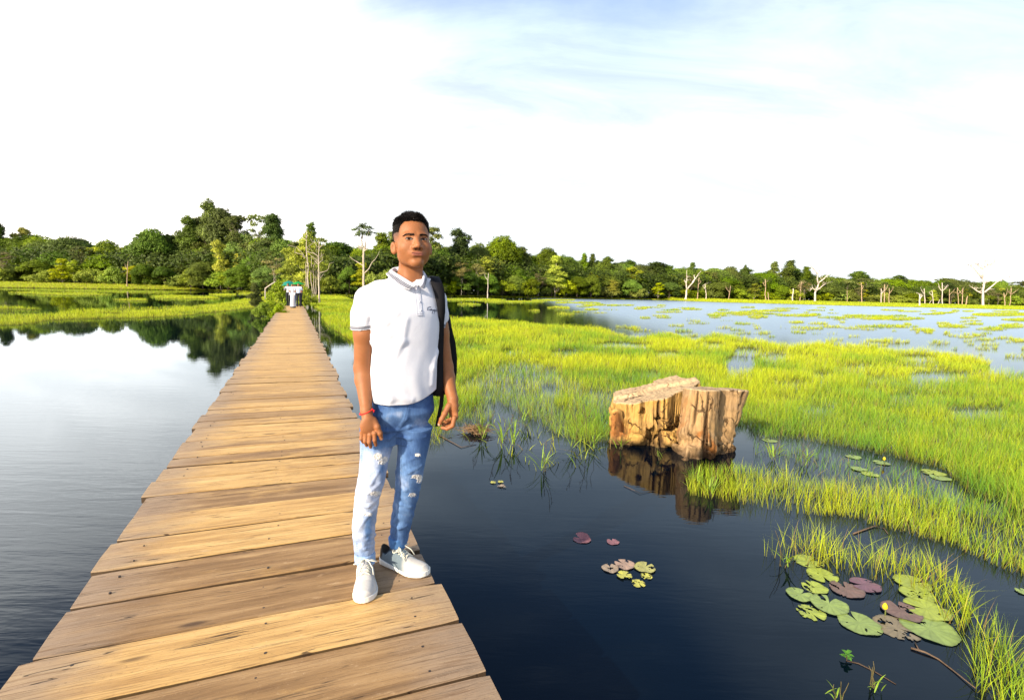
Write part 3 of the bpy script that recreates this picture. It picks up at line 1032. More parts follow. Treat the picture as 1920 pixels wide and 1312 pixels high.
# trees one can tell apart: (px, top, px width, kind, variety, extra distance, label)
HERO = [(3, 416, 34, 'tall', 0, 8, 'dark narrow tree top cut by the left picture edge above the forest'),
        (55, 423, 34, 'pale', 0, 14, 'small pale yellow tree top poking over the far left forest'),
        (25, 434, 70, 'round', 0, 6, 'rounded green tree nearest the left picture edge'),
        (90, 434, 80, 'round', 1, 10, 'broad dark green tree left of the tallest dome at the far left'),
        (140, 429, 86, 'round', 2, 4, 'broad domed tree rising highest in the far left forest'),
        (208, 441, 62, 'round', 3, 6, 'lower domed tree right of the broad left dome'),
        (290, 415, 62, 'round', 4, 0, 'isolated leafy dark green tree standing above the left forest with an open crown'),
        (322, 440, 26, 'tall', 1, 4, 'small dark tree tucked against the isolated leafy tree'),
        (358, 405, 46, 'tall', 2, 6, 'tall grey green tree left of the tallest tree'),
        (400, 376, 44, 'tall', 3, 6, 'tallest tree of the whole forest, dark with a pointed top'),
        (418, 392, 56, 'tall', 0, 2, 'dark broad tall tree right against the tallest tree'),
        (448, 396, 36, 'open', 0, 6, 'tall open crowned tree right of the tallest pair'),
        (490, 394, 36, 'open', 1, 6, 'tall tree with a bare lower trunk and small tufted crown'),
        (516, 402, 26, 'tall', 1, 6, 'slender dark tree beside the tufted crowned tree'),
        (415, 447, 34, 'pale', 1, -14, 'pale leaning tree in front of the tall dark pair'),
        (586, 416, 26, 'feather', 0, 10, 'dark pointed tree top showing behind the white trunks'),
        (620, 446, 50, 'round', 5, 6, 'dark round tree just right of the white trunked trees'),
        (650, 458, 60, 'round', 0, 8, 'low dark spreading tree left of the tall white trunk'),
        (715, 436, 54, 'feather', 1, 8, 'loose leafy tree behind the head of the man on his left'),
        (742, 428, 46, 'open', 2, 10, 'airy tree crown partly hidden by the head of the man'),
        (812, 425, 34, 'open', 3, 8, 'open green crown just right of the ear of the man'),
        (858, 429, 48, 'tall', 2, 4, 'tall bushy tree with drooping creepers right of the man'),
        (897, 447, 34, 'round', 1, 6, 'rounded tree between the creeper tree and the big dome'),
        (938, 429, 44, 'round', 4, 4, 'big domed tree highest of those right of the man'),
        (980, 463, 38, 'feather', 2, 4, 'pointed green tree right of the big dome'),
        (1022, 455, 42, 'round', 3, 6, 'flat topped dark tree standing above the middle forest'),
        (1060, 466, 28, 'round', 2, 6, 'rounded bright tree right of the flat topped tree'),
        (1092, 474, 18, 'feather', 0, 4, 'small pointed tree left of its taller twin'),
        (1107, 475, 18, 'feather', 3, 6, 'small pointed tree right of its lower twin'),
        (1135, 482, 36, 'tall', 3, 4, 'bushy tree ending the higher part of the right forest'),
        (1168, 486, 52, 'round', 5, 4, 'wide olive green tree where the forest steps down'),
        (1295, 491, 20, 'feather', 1, 4, 'pointed tree above the split dead tree'),
        (1365, 492, 46, 'round', 4, 4, 'domed tree left of centre in the right forest'),
        (1392, 497, 16, 'feather', 2, 4, 'small conical tree right of the dome in the right forest'),
        (1448, 490, 26, 'feather', 0, 4, 'conical dark tree left of the tallest cone at the right'),
        (1474, 487, 34, 'feather', 3, 2, 'tallest conical tree of the right forest'),
        (1508, 499, 22, 'feather', 1, 4, 'pointed tree behind the left arm of the big bare tree'),
        (1605, 509, 20, 'feather', 2, 4, 'small pointed tree right of the forked bare tree'),
        (1775, 515, 46, 'round', 0, 4, 'round green tree highest between the two big bare trees'),
        (342, 425, 40, 'round', 1, 10, 'dark green tree behind the left foot of the tall grey green tree'),
        (380, 408, 44, 'tall', 1, 12, 'dark tree filling the gap left of the tallest tree'),
        (436, 412, 46, 'tall', 3, 12, 'dark tree right behind the broad tall tree'),
        (466, 424, 46, 'round', 3, 12, 'rounded dark tree between the open crowned and the tuft crowned trees'),
        (502, 426, 44, 'round', 2, 12, 'dark rounded tree behind the tuft crowned tree'),
        (536, 436, 40, 'round', 0, 8, 'rounded tree where the tall cluster falls to the walkers'),
        (1868, 518, 16, 'round', 2, 6, 'small round tree top right of the white bare tree'),
        (1040, 477, 44, 'pale', 2, -12, 'bright green tree with two white stems at the middle of the forest edge'),
        (865, 488, 38, 'dry', 0, -16, 'dry pale brown tree on thin stems at the forest edge right of the man'),
        (1290, 512, 20, 'dry', 1, -12, 'dry brown tree right behind the split dead tree'),
        (1500, 524, 20, 'dry', 2, -12, 'dry pinkish brown tree left of the forked bare tree'),
        (1655, 530, 18, 'dry', 0, -12, 'dry brown tree near the middle of the right shore'),
        (515, 478, 36, 'dry', 1, -26, 'pale twiggy tree on the shore left of the white trunks'),
        (10, 470, 50, 'dry', 2, -16, 'grey twiggy tree low at the left picture edge')]
for (px, ty, wpx, kind, v, ex, lab) in HERO:
    tree(px, ty, edge_y(px) + 16 + ex, kind, v, lab, wpx)
# the rest of the forest, three ranks deep
for px in np.arange(-70, 1995, 24.0):
    q = px + rt.uniform(-8, 8)
    sk = float(np.interp(q, SKX, SKY_))
    small = np.interp(q, [0, 1000, 1900], [1, .9, .72])
    kd = rt.choice(['round', 'round', 'tall', 'open', 'round'])
    tree(q, sk + rt.uniform(-3, 7) * small, edge_y(q) + rt.uniform(20, 30), kd, rt.randrange(4),
         place(q, kd, 'in the back rank'), rt.uniform(60, 84) * small, 'back rank trees of the forest')
for px in np.arange(-70, 1995, 25.0):
    q = px + rt.uniform(-10, 10)
    if 560 < q < 610:
        continue
    sk = float(np.interp(q, SKX, SKY_))
    base = 527 + .025 * q
    small = np.interp(q, [0, 1000, 1900], [1, .9, .72])
    kd = rt.choice(['round', 'round', 'pale', 'tall', 'round', 'feather', 'open'])
    tree(q, sk + (base - sk) * rt.uniform(.16, .42), edge_y(q) + rt.uniform(9, 16), kd, rt.randrange(4),
         place(q, kd, 'in the middle rank'), rt.uniform(50, 74) * small, 'middle rank trees of the forest')
for px in np.arange(-70, 1995, 24.0):
    q = px + rt.uniform(-8, 8)
    if 570 < q < 612:
        continue
    sk = float(np.interp(q, SKX, SKY_))
    base = 527 + .025 * q
    small = np.interp(q, [0, 1000, 1900], [1, .85, .6])
    kd = rt.choice(['bush', 'pale', 'bush', 'round', 'bush', 'dry' if rt.random() < .4 else 'round'])
    fr_ = rt.uniform(.50, .74) if kd == 'bush' else rt.uniform(.36, .58)
    tree(q, sk + (base - sk) * fr_, edge_y(q) + rt.uniform(-1, 6), kd, rt.randrange(4),
         place(q, kd, 'at the forest edge'), rt.uniform(40, 62) * small, 'front edge trees of the forest')
# dark undergrowth that closes the wood between the trunks: one mass of leaf clumps
rng = np.random.default_rng(77)
pts = []
for px in np.arange(-420, 2300, 1.2):
    Yd = edge_y(px) + rng.uniform(6, 44, 16)
    d = ray(px, 560)
    sk = np.interp(px, SKX, SKY_)
    hmax = (545 + .02 * (px - 900) - sk) * .00105 * Yd * .74
    zz_ = rng.random(16) ** .9 * np.maximum(hmax, 1.2) + .6
    pts.append(np.stack([d[0] / d[1] * Yd + rng.normal(0, .6, 16), Yd, zz_], -1))
pts = np.concatenate(pts)
cc = np.repeat(pts, 8, 0) + rng.normal(0, 1, (len(pts) * 8, 3)) * np.array([.9, .9, .7])
cc[:, 2] = np.maximum(cc[:, 2], .1)
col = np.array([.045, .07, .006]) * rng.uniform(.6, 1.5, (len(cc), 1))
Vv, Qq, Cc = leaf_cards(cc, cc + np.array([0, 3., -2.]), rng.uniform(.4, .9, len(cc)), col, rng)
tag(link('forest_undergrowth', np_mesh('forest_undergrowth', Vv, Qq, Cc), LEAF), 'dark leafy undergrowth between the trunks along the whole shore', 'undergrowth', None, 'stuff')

# bushes where the walk meets the land
for (px, ty, Yd, wpx, kind, lab) in [(510, 560, 33, 40, 'bush', 'green bush crowding the left side of the far end of the boardwalk'),
                                     (493, 563, 29, 36, 'bush', 'low leafy bush in the grass left of the far boardwalk'),
                                     (478, 530, 40, 20, 'feather', 'small upright shrub standing in the grass left of the walkers'),
                                     (524, 573, 27, 12, 'bush', 'small dark bush touching the left edge of the boardwalk'),
                                     (528, 520, 46, 40, 'bush', 'yellow green bush behind the group of walkers'),
                                     (572, 534, 46, 30, 'bush', 'bright bush at the foot of the white trunks')]:
    tree(px, ty, Yd, kind, 1, lab, wpx, None, 'bush', 'bush', 0.0)

# white trunked trees close to the end of the walk
for i, (px, ty, Yd, wpx, v, lab) in enumerate([(576, 428, 62, 66, 3, 'tall yellow green tree with a straight white trunk at the end of the boardwalk'),
                                               (600, 438, 60, 54, 1, 'grey green tree with a forked white trunk right of the straight one'),
                                               (548, 462, 66, 60, 2, 'spreading bright yellow green tree left of the white trunks'),
                                               (590, 450, 68, 40, 0, 'thin white stemmed tree between the two white trunks')]):
    tree(px, ty, Yd, 'pale' if i != 1 else 'open', v, lab, wpx, None, 'tree', 'tree', 0.1)
rngb = np.random.default_rng(5)
for i, (px, ty, by, r_, Yd) in enumerate([(578, 432, 545, .10, 58), (598, 450, 547, .10, 57), (584, 480, 545, .06, 60), (588, 470, 545, .05, 61), (592, 490, 546, .05, 60), (574, 490, 544, .08, 59)]):
    e = empty('tree', (*B(px, by, Yd)[:2], 0.0), ['thickest straight white trunk at the end of the boardwalk', 'forked white trunk rightmost at the end of the boardwalk', 'thin white stem third from the left at the end of the boardwalk',
              'thin white stem fourth from the left at the end of the boardwalk', 'thin short white stem next to the forked trunk', 'short white trunk leftmost at the end of the boardwalk'][i], 'tree')
    mb = MB()
    b0, b1 = np.array([*B(px, by, Yd)[:2], -.3]), B(px - 3 * (i == 0), ty, Yd)
    P = limb(b0, b1, rngb, .006, 9)
    mb.tube(P, np.linspace(r_, r_ * .35, 9), 8)
    if i < 2:
        for k in range(7):
            j = rngb.integers(4, 8)
            dd = np.array([rngb.normal(0, 1), rngb.normal(0, .5), rngb.uniform(.5, 1.4)]) * 1.1
            mb.tube(limb(P[j], P[j] + dd, rngb, .08, 5), np.linspace(r_ * .4, r_ * .12, 5), 5)
    mb.build('trunk', PALE_BARK, e, origin=(*b0[:2], 0))
# tall white trunk with an umbrella crown
Yd = 100
b0 = np.array([*B(681.5, 540, Yd)[:2], 0])
e = empty('tree', tuple(b0), 'tall bare white trunk with a small umbrella crown left of the head of the man', 'tree')
mb = MB()
P = limb(b0 + (0, 0, -.4), B(682, 466, Yd), rngb, .004, 7)
mb.tube(P, np.linspace(.24, .17, 7), 9)
lob = []
for (x, y) in [(668, 432), (676, 426), (684, 424), (692, 429), (697, 437), (672, 441), (688, 441), (680, 436), (660, 448), (703, 447), (676, 450), (690, 456), (664, 462)]:
    q = B(x, y, Yd + rngb.uniform(-1.2, 1.2))
    mb.tube(limb(P[-1] - (0, 0, rngb.uniform(0, 1)), q, rngb, .06, 6), np.linspace(.09, .02, 6), 5)
    if y < 446:
        lob.append((*(q - b0), .85, .85, .5))
mb.tube(limb(P[3], B(712, 470, Yd), rngb, .07, 7), np.linspace(.13, .02, 7), 5)
mb.tube(limb(P[4], B(655, 480, Yd), rngb, .07, 7), np.linspace(.11, .02, 7), 5)
mb.build('trunk', PALE_BARK, e, origin=b0)
link('crown', crown_mesh('umbrella_crown', lob, .22, 210, (0.085, 0.115, 0.03), rngb), LEAF, e)

# ------------------------------------------------------------ bare dead trees and snags on the right shore
WHITEWOOD = plain('bleached_wood', (0.56, 0.48, 0.40), 0.85, 0.1, 0.16, 1.2)
DRYWOOD = plain('brown_dead_wood', (0.42, 0.30, 0.19), 0.9, 0.1, 0.3, 1.5)


def dead_tree(base, limbs, Yd, label, material, r0, twigs=6, seed=1, group=None):
    """limbs: lists of photograph pixels from root to tip"""
    rg = np.random.default_rng(seed)
    b0 = np.array([*B(base[0], base[1], Yd)[:2], float(land_z(base[0], Yd))])
    e = empty('dead_tree', tuple(b0), label, 'dead tree', group)
    mb = MB()
    for li, L in enumerate(limbs):
        dz = rg.uniform(-.5, .5) if li else 0
        pts = np.array([B(x, y, Yd) for x, y in L])
        if li == 0:
            pts = np.vstack([[pts[0][0], pts[0][1], b0[2] - .4], pts])
        pts[:, 1] += np.linspace(0, 1, len(pts)) * dz * Yd * .012
        # subdivide with a little crookedness
        fine_ = [pts[0]]
        for a, b in zip(pts[:-1], pts[1:]):
            md = (a + b) / 2 + rg.normal(0, .03, 3) * np.linalg.norm(b - a)
            fine_ += [md, b]
        rr = r0 * (1.0 if li == 0 else .62)
        pr_ = np.linspace(rr, rr * (.5 if li == 0 else .20), len(fine_))
        if li == 0:
            pr_[0] = pr_[1] = rr * 1.25
        mb.tube(fine_, pr_, 8)
        if li:
            for k in range(twigs):
                j = rg.integers(1, len(fine_))
                d_ = np.array([rg.normal(0, 1), rg.normal(0, .6), rg.uniform(.1, 1.2)])
                ln = r0 * rg.uniform(2, 5)
                tip = fine_[j] + d_ * ln * .7
                mb.tube(limb(fine_[j], tip, rg, .12, 4), np.linspace(pr_[j] * .5, r0 * .07, 4), 4)
                mb.tube(limb((fine_[j] + tip) / 2, (fine_[j] + tip) / 2 + rg.normal(0, .5, 3) * ln * .7 + (0, 0, ln * .3), rg, .1, 3), np.linspace(pr_[j] * .26, r0 * .05, 3), 4)
    mb.build('trunk', material, e, origin=b0)


dead_tree((1843, 571), [[(1843, 571), (1843, 550), (1845, 535), (1842, 520)], [(1842, 520), (1843, 505), (1846, 490), (1850, 482)], [(1841, 522), (1833, 512), (1825, 503), (1818, 498), (1806, 495)],
                        [(1846, 548), (1856, 540), (1868, 530), (1880, 524), (1895, 520), (1912, 518)], [(1841, 550), (1832, 544), (1826, 538)], [(1844, 505), (1836, 497), (1824, 488)],
                        [(1846, 500), (1856, 495), (1864, 488)], [(1843, 535), (1850, 530), (1852, 524)]], 270, 'big white bare tree with spreading crooked arms near the right picture edge', WHITEWOOD, .66, 9, 3)
dead_tree((1528, 563), [[(1528, 563), (1528, 550), (1533, 538), (1535, 530)], [(1535, 530), (1545, 522), (1553, 513), (1560, 504), (1567, 494)], [(1534, 532), (1532, 518), (1535, 505), (1538, 492)],
                        [(1533, 515), (1526, 505), (1518, 497), (1512, 488)], [(1530, 545), (1540, 538), (1548, 533)], [(1530, 545), (1522, 540), (1516, 546)]], 232, 'pale bare tree forking into two raised arms at the middle of the right shore', WHITEWOOD, .50, 8, 8)
dead_tree((1286, 558), [[(1286, 558), (1287, 545), (1290, 540)], [(1290, 540), (1299, 530), (1307, 518), (1315, 508)], [(1288, 544), (1286, 532), (1287, 520), (1286, 507)], [(1298, 530), (1304, 522), (1303, 515)], [(1287, 530), (1284, 525)]],
          196, 'whitish dead tree split into two thick stubs leftmost on the right shore', WHITEWOOD, .44, 3, 4)
SN = [(1308, 556, 520, .30, 'd', 'brown snag right of the split dead tree'), (1324, 557, 533, .30, 'w', 'short pale snag with a split top right of the brown one'), (1366, 568, 536, .28, 'd', 'leaning grey brown stick snag standing in the water grass'),
      (1436, 560, 523, .32, 'd', 'thin pale snag left of the dry brown trees'), (1441, 561, 548, .3, 'd', 'stubby stump beside the thin pale snag'), (1486, 563, 541, .45, 'w', 'white broken column snag left of the forked bare tree'),
      (1500, 562, 528, .25, 'd', 'dry thin trunk right of the white broken column'), (1589, 566, 545, .2, 'd', 'thin dark stick snag right of the forked bare tree'), (1616, 564, 530, .3, 'd', 'straight pale trunk at the forest edge'),
      (1652, 567, 541, .3, 'w', 'pale leaning snag of the middle trio'), (1658, 567, 533, .3, 'd', 'brown twiggy snag of the middle trio'), (1667, 566, 540, .25, 'd', 'rightmost snag of the middle trio'),
      (1724, 575, 552, .55, 'w', 'short thick white stump snag standing alone in the water'), (1734, 569, 541, .3, 'w', 'slim white snag right of the thick white one'), (1750, 569, 546, .26, 'w', 'short pole snag right of the slim white one'),
      (1759, 569, 561, .2, 'w', 'tiny low stump between the pole snags'), (1767, 570, 530, .32, 'w', 'forked white snag with raised stubs'), (1780, 570, 542, .25, 'd', 'plain thin snag left of the leaning pair'),
      (1797, 570, 539, .25, 'd', 'left one of the leaning snag pair'), (1804, 570, 541, .32, 'd', 'right one of the leaning snag pair'), (1811, 571, 555, .4, 'd', 'thick low brown stump right of the leaning pair'),
      (1884, 573, 549, .3, 'd', 'brown leaning snag right of the big white tree'), (1893, 572, 540, .25, 'd', 'forked thin snag near the right edge'), (1743, 568, 563, .2, 'w', 'low pale stub left of the pole snag'),
      (914, 548, 512, .28, 'w', 'slim grey snag with a bushy top right of the man'), (945, 556, 549, .3, 'd', 'low driftwood stump on the near grass right of the man'), (238, 530, 490, .28, 'd', 'grey snag at the edge of the left forest')]
for i, (x, by, ty, r_, kd, lab) in enumerate(SN):
    rg = random.Random(i)
    ln = rg.uniform(-3, 4)
    L = [[(x, by), (x + ln * .4, (by + ty) / 2), (x + ln, ty)]]
    if (by - ty) > 22:
        mid = (x + ln * .5, by - (by - ty) * .6)
        L.append([mid, (mid[0] + rg.choice([-1, 1]) * 5, mid[1] - 7), (mid[0] + rg.choice([-1, 1]) * 7, mid[1] - 13)])
        if 'fork' in lab:
            L.append([mid, (mid[0] + 6, mid[1] - 6), (mid[0] + 11, mid[1] - 12)])
            L.append([mid, (mid[0] - 4, mid[1] - 7), (mid[0] - 4, mid[1] - 16)])
    Yd = at(x, by, 0)[1] if x in (1724, 945) else edge_y(x) - 7
    dead_tree((x, by), L, Yd, lab, WHITEWOOD if kd == 'w' else DRYWOOD, r_ * .40 * (Yd / 118), 3, i + 20)

# ------------------------------------------------------------ the man: sculpted as distance fields, turned into meshes
def V3(*a):
    return np.array(a, float)


class Vol:
    def __init__(self, xr, yr, zr, res, zcoords=None):
        self.x = np.arange(xr[0], xr[1], res)
        self.y = np.arange(yr[0], yr[1], res)
        self.z = np.arange(zr[0], zr[1], res) if zcoords is None else zcoords
        self.f = np.full((len(self.x), len(self.y), len(self.z)), .08, np.float32)

    def sub(self, lo, hi, pad):
        s = []
        for c, a, b in zip((self.x, self.y, self.z), lo, hi):
            i, j = np.searchsorted(c, [a - pad, b + pad])
            s.append(slice(int(i), int(max(i, j))))
        s = tuple(s)
        return s, self.x[s[0]][:, None, None], self.y[s[1]][None, :, None], self.z[s[2]][None, None, :]

    def comb(self, s, d, k, op='u'):
        if d.size == 0:
            return
        f = self.f[s]
        d = d.astype(np.float32)
        if op == 'u':
            if k > 0:
                h = np.maximum(k - np.abs(f - d), 0) / k
                self.f[s] = np.minimum(f, d) - h * h * k * .25
            else:
                self.f[s] = np.minimum(f, d)
        elif op == 's':
            d = -d
            if k > 0:
                h = np.maximum(k - np.abs(f - d), 0) / k
                self.f[s] = np.maximum(f, d) + h * h * k * .25
            else:
                self.f[s] = np.maximum(f, d)

    def cap(self, p0, p1, r0, r1, k=.01, op='u'):
        p0, p1 = np.asarray(p0, float), np.asarray(p1, float)
        R = max(r0, r1)
        s, x, y, z = self.sub(np.minimum(p0, p1) - R, np.maximum(p0, p1) + R, k + .012)
        a = p1 - p0
        L = a @ a + 1e-12
        t_ = np.clip(((x - p0[0]) * a[0] + (y - p0[1]) * a[1] + (z - p0[2]) * a[2]) / L, 0, 1)
        d = np.sqrt((x - p0[0] - t_ * a[0]) ** 2 + (y - p0[1] - t_ * a[1]) ** 2 + (z - p0[2] - t_ * a[2]) ** 2) - (r0 + (r1 - r0) * t_)
        self.comb(s, d, k, op)

    def chain(self, pts, rs, k=.006, op='u'):
        for i in range(len(pts) - 1):
            self.cap(pts[i], pts[i + 1], rs[i], rs[i + 1], k, op)

    def ell(self, c, r, R=None, k=.01, op='u'):
        c, r = np.asarray(c, float), np.asarray(r, float)
        m_ = r.max()
        s, x, y, z = self.sub(c - m_, c + m_, k + .012)
        x, y, z = x - c[0], y - c[1], z - c[2]
        if R is None:
            R = np.eye(3)
        q = [(x * R[i][0] + y * R[i][1] + z * R[i][2]) for i in range(3)]
        k0 = np.sqrt(sum((q[i] / r[i]) ** 2 for i in range(3))) + 1e-6
        k1 = np.sqrt(sum((q[i] / r[i] ** 2) ** 2 for i in range(3))) + 1e-6
        self.comb(s, k0 * (k0 - 1) / k1, k, op)

    def loft(self, rows, k=.01, op='u', n=2.2, fold=None):
        """rows (z, cx, cy, a, b, yaw) with a across and b deep"""
        rows = sorted(rows)
        A = np.array(rows)
        zf = np.linspace(A[0, 0], A[-1, 0], 200)
        ker = np.hanning(25)
        ker /= ker.sum()
        sm = [np.convolve(np.pad(np.interp(zf, A[:, 0], A[:, i]), 12, 'edge'), ker, 'valid') for i in range(1, 6)]
        m_ = max(A[:, 3].max(), A[:, 4].max())
        lo = [A[:, 1].min() - m_, A[:, 2].min() - m_, A[0, 0]]
        hi = [A[:, 1].max() + m_, A[:, 2].max() + m_, A[-1, 0]]
        s, x, y, z = self.sub(lo, hi, k + .012)
        cx, cy, a, b, yw = [np.interp(z, zf, q) for q in sm]
        c_, s_ = np.cos(yw), np.sin(yw)
        u = (x - cx) * c_ + (y - cy) * s_
        v = -(x - cx) * s_ + (y - cy) * c_
        if fold is not None:
            e = fold(u / a, v / b, z)
            a, b = a + e, b + e
        rr = (np.abs(u / a) ** n + np.abs(v / b) ** n) ** (1 / n)
        d = (rr - 1) * np.minimum(a, b) * (.6 + .4 * np.minimum(rr, 1.5))
        d = np.maximum(d, np.maximum(z - A[-1, 0], A[0, 0] - z))
        self.comb(s, d, k, op)

    def plane(self, p, n_, k=.002):
        """cut away the side n_ points to"""
        s = (slice(None),) * 3
        n_ = np.asarray(n_, float) / np.linalg.norm(n_)
        d = (self.x[:, None, None] - p[0]) * n_[0] + (self.y[None, :, None] - p[1]) * n_[1] + (self.z[None, None, :] - p[2]) * n_[2]
        self.f = np.maximum(self.f, d.astype(np.float32))

    def val(self, P):
        P = np.atleast_2d(P)
        ii, ff = [], []
        for c, q in zip((self.x, self.y, self.z), P.T):
            i = np.clip(np.searchsorted(c, q) - 1, 0, len(c) - 2)
            ii.append(i)
            ff.append(np.clip((q - c[i]) / (c[i + 1] - c[i]), 0, 1))
        (i, j, k), (a, b, g) = ii, ff
        F = self.f
        r = 0
        for di, wa in ((0, 1 - a), (1, a)):
            for dj, wb in ((0, 1 - b), (1, b)):
                for dk, wg in ((0, 1 - g), (1, g)):
                    r = r + F[i + di, j + dj, k + dk] * wa * wb * wg
        return r

    def hit(self, px, py, off=0.0):
        """first surface point along the ray through a photograph pixel"""
        d = ray(px, py)
        d = d / np.linalg.norm(d)
        o = V3(0, 0, CAM_Z)
        tt = np.linspace(1.9, 2.9, 1200)
        P = o + d * tt[:, None]
        ok = (P[:, 0] > self.x[0]) & (P[:, 0] < self.x[-1]) & (P[:, 1] > self.y[0]) & (P[:, 1] < self.y[-1]) & (P[:, 2] > self.z[0]) & (P[:, 2] < self.z[-1])
        v = np.where(ok, self.val(P), 1)
        w_ = np.where(v < 0)[0]
        if not len(w_):
            return None
        return o + d * (tt[w_[0]] - off)

    def mesh(self):
        f = self.f
        s = f < 0
        A = s[:-1] ^ s[1:]
        cnt = np.zeros(tuple(n - 1 for n in f.shape), np.int8)
        for i in (0, 1):
            for j in (0, 1):
                for k in (0, 1):
                    cnt += s[i:f.shape[0] - 1 + i, j:f.shape[1] - 1 + j, k:f.shape[2] - 1 + k]
        act = (cnt > 0) & (cnt < 8)
        I, J, K = np.nonzero(act)
        idx = np.full(act.shape, -1, np.int32)
        idx[I, J, K] = np.arange(len(I))
        acc = np.zeros((len(I), 3))
        num = np.zeros(len(I))
        corners = [(i, j, k) for i in (0, 1) for j in (0, 1) for k in (0, 1)]
        cv = {c: f[I + c[0], J + c[1], K + c[2]] for c in corners}
        X_, Y_, Z_ = self.x, self.y, self.z
        cp = {c: np.stack([X_[I + c[0]], Y_[J + c[1]], Z_[K + c[2]]], -1) for c in corners}
        for c in corners:
            for ax in range(3):
                if c[ax] == 0:
                    c2 = tuple(1 if q == ax else c[q] for q in range(3))
                    a, b = cv[c], cv[c2]
                    m_ = (a < 0) != (b < 0)
                    t_ = np.where(m_, a / np.where(np.abs(a - b) < 1e-9, 1, a - b), 0)[:, None]
                    acc += np.where(m_[:, None], cp[c] + (cp[c2] - cp[c]) * t_, 0)
                    num += m_
        V = acc / num[:, None]
        F = []
        ix = idx
        # edges along x
        m_ = s[:-1, 1:-1, 1:-1] ^ s[1:, 1:-1, 1:-1]
        i, j, k = np.nonzero(m_)
        j += 1; k += 1
        q = np.stack([ix[i, j - 1, k - 1], ix[i, j, k - 1], ix[i, j, k], ix[i, j - 1, k]], -1)
        F.append(np.where(s[i, j, k][:, None], q, q[:, ::-1]))
        m_ = s[1:-1, :-1, 1:-1] ^ s[1:-1, 1:, 1:-1]
        i, j, k = np.nonzero(m_)
        i += 1; k += 1
        q = np.stack([ix[i - 1, j, k - 1], ix[i - 1, j, k], ix[i, j, k], ix[i, j, k - 1]], -1)
        F.append(np.where(s[i, j, k][:, None], q, q[:, ::-1]))
        m_ = s[1:-1, 1:-1, :-1] ^ s[1:-1, 1:-1, 1:]
        i, j, k = np.nonzero(m_)
        i += 1; j += 1
        q = np.stack([ix[i - 1, j - 1, k], ix[i, j - 1, k], ix[i, j, k], ix[i - 1, j, k]], -1)
        F.append(np.where(s[i, j, k][:, None], q, q[:, ::-1]))
        F = np.concatenate(F)
        return V, F


def smoothstep(a, b, v):
    t_ = np.clip((v - a) / (b - a), 0, 1)
    return t_ * t_ * (3 - 2 * t_)


VIEW = math.radians(11.4)


def yaw_frame(deg):
    """deg: turned towards the viewer's right from facing the camera"""
    a = VIEW + math.radians(deg)
    fwd = V3(math.sin(a), -math.cos(a), 0)
    right = V3(math.cos(a), math.sin(a), 0)
    return a, right, fwd


A_T, R_T, F_T = yaw_frame(24)           # torso
A_H, R_H, F_H = yaw_frame(13)           # head
A_P, R_P, F_P = yaw_frame(14)           # pelvis
MAN = V3(-.56, 2.36, DECK)
man = empty('person', tuple(MAN), 'young man in white polo shirt and ripped faded jeans standing on the boardwalk', 'person')


def span(y, l, r, Yd, depth, yaw, f=1.0):
    """loft row from the photograph: row y, left and right column, distance, half depth, yaw"""
    c = B((l + r) / 2, y, Yd)
    hw = (r - l) / 2 * Yd / F_PX
    al = yaw - VIEW
    a = math.sqrt(max(1e-6, hw ** 2 - (depth * math.sin(al)) ** 2)) / math.cos(al) * f
    return (c[2], c[0], c[1], a, depth, yaw)


# --- skin
zc = np.concatenate([np.arange(.50, 1.90, .0033), np.arange(1.90, 2.215, .0021)])
SK = Vol((-.80, -.20), (2.10, 2.58), None, .0027, zc)
HC = B(773, 454.5, 2.33)
roll, pit = math.radians(1.5), math.radians(5)
UP = V3(0, 0, 1)
HU = R_H * math.cos(roll) - UP * math.sin(roll) * 0
up1 = UP * math.cos(roll) - R_H * math.sin(roll)
HV = F_H * math.cos(pit) + up1 * math.sin(pit)
HW = up1 * math.cos(pit) - F_H * math.sin(pit)
HU = np.cross(HV, HW) * (1 if np.cross(HV, HW) @ R_H > 0 else -1)
HR = np.array([HU, HV, HW])


def hp(u, v, w_):
    return HC + HU * u + HV * v + HW * w_


SK.ell(hp(0, -.017, .036), (.0800, .096, .078), HR, .01)
SK.ell(hp(0, .018, -.030), (.0705, .070, .081), HR, .03)
SK.ell(hp(0, .012, -.066), (.0615, .060, .039), HR, .03)
SK.ell(hp(0, .066, -.099), (.024, .020, .018), HR, .018)
SK.cap(hp(-.045, .010, -.078), hp(-.010, .062, -.103), .009, .010, .02)
SK.cap(hp(.045, .010, -.078), hp(.010, .062, -.103), .009, .010, .02)
for s_ in (-1, 1):
    SK.ell(hp(s_ * .043, .054, -.032), (.023, .019, .021), HR, .03)
    SK.cap(hp(s_ * .014, .081, .020), hp(s_ * .045, .071, .020), .0075, .006, .018)
    SK.ell(hp(s_ * .033, .092, .003), (.017, .011, .0095), HR, .011, 's')
    SK.ell(hp(s_ * .0325, .0715, .000), (.0165, .0125, .0105), HR, .004)
    SK.cap(hp(s_ * .020, .083, .0055), hp(s_ * .046, .074, .0065), .0028, .0022, .004)
    SK.cap(hp(s_ * .022, .083, -.0075), hp(s_ * .044, .075, -.0065), .0024, .002, .005)
SK.cap(hp(0, .079, .008), hp(0, .1035, -.031), .0070, .0135, .018)
for s_ in (-1, 1):
    SK.ell(hp(s_ * .0170, .093, -.037), (.0095, .011, .0085), HR, .009)
    SK.ell(hp(s_ * .0095, .100, -.0455), (.0045, .005, .004), HR, .003, 's')
SK.ell(hp(0, .0755, -.062), (.031, .012, .016), HR, .018)
SK.cap(hp(-.020, .0820, -.0588), hp(.020, .0820, -.0588), .0045, .0045, .008)
SK.cap(hp(-.015, .0825, -.0692), hp(.015, .0825, -.0692), .0060, .0060, .008)
SK.ell(hp(0, .090, -.083), (.018, .006, .006), HR, .010, 's')
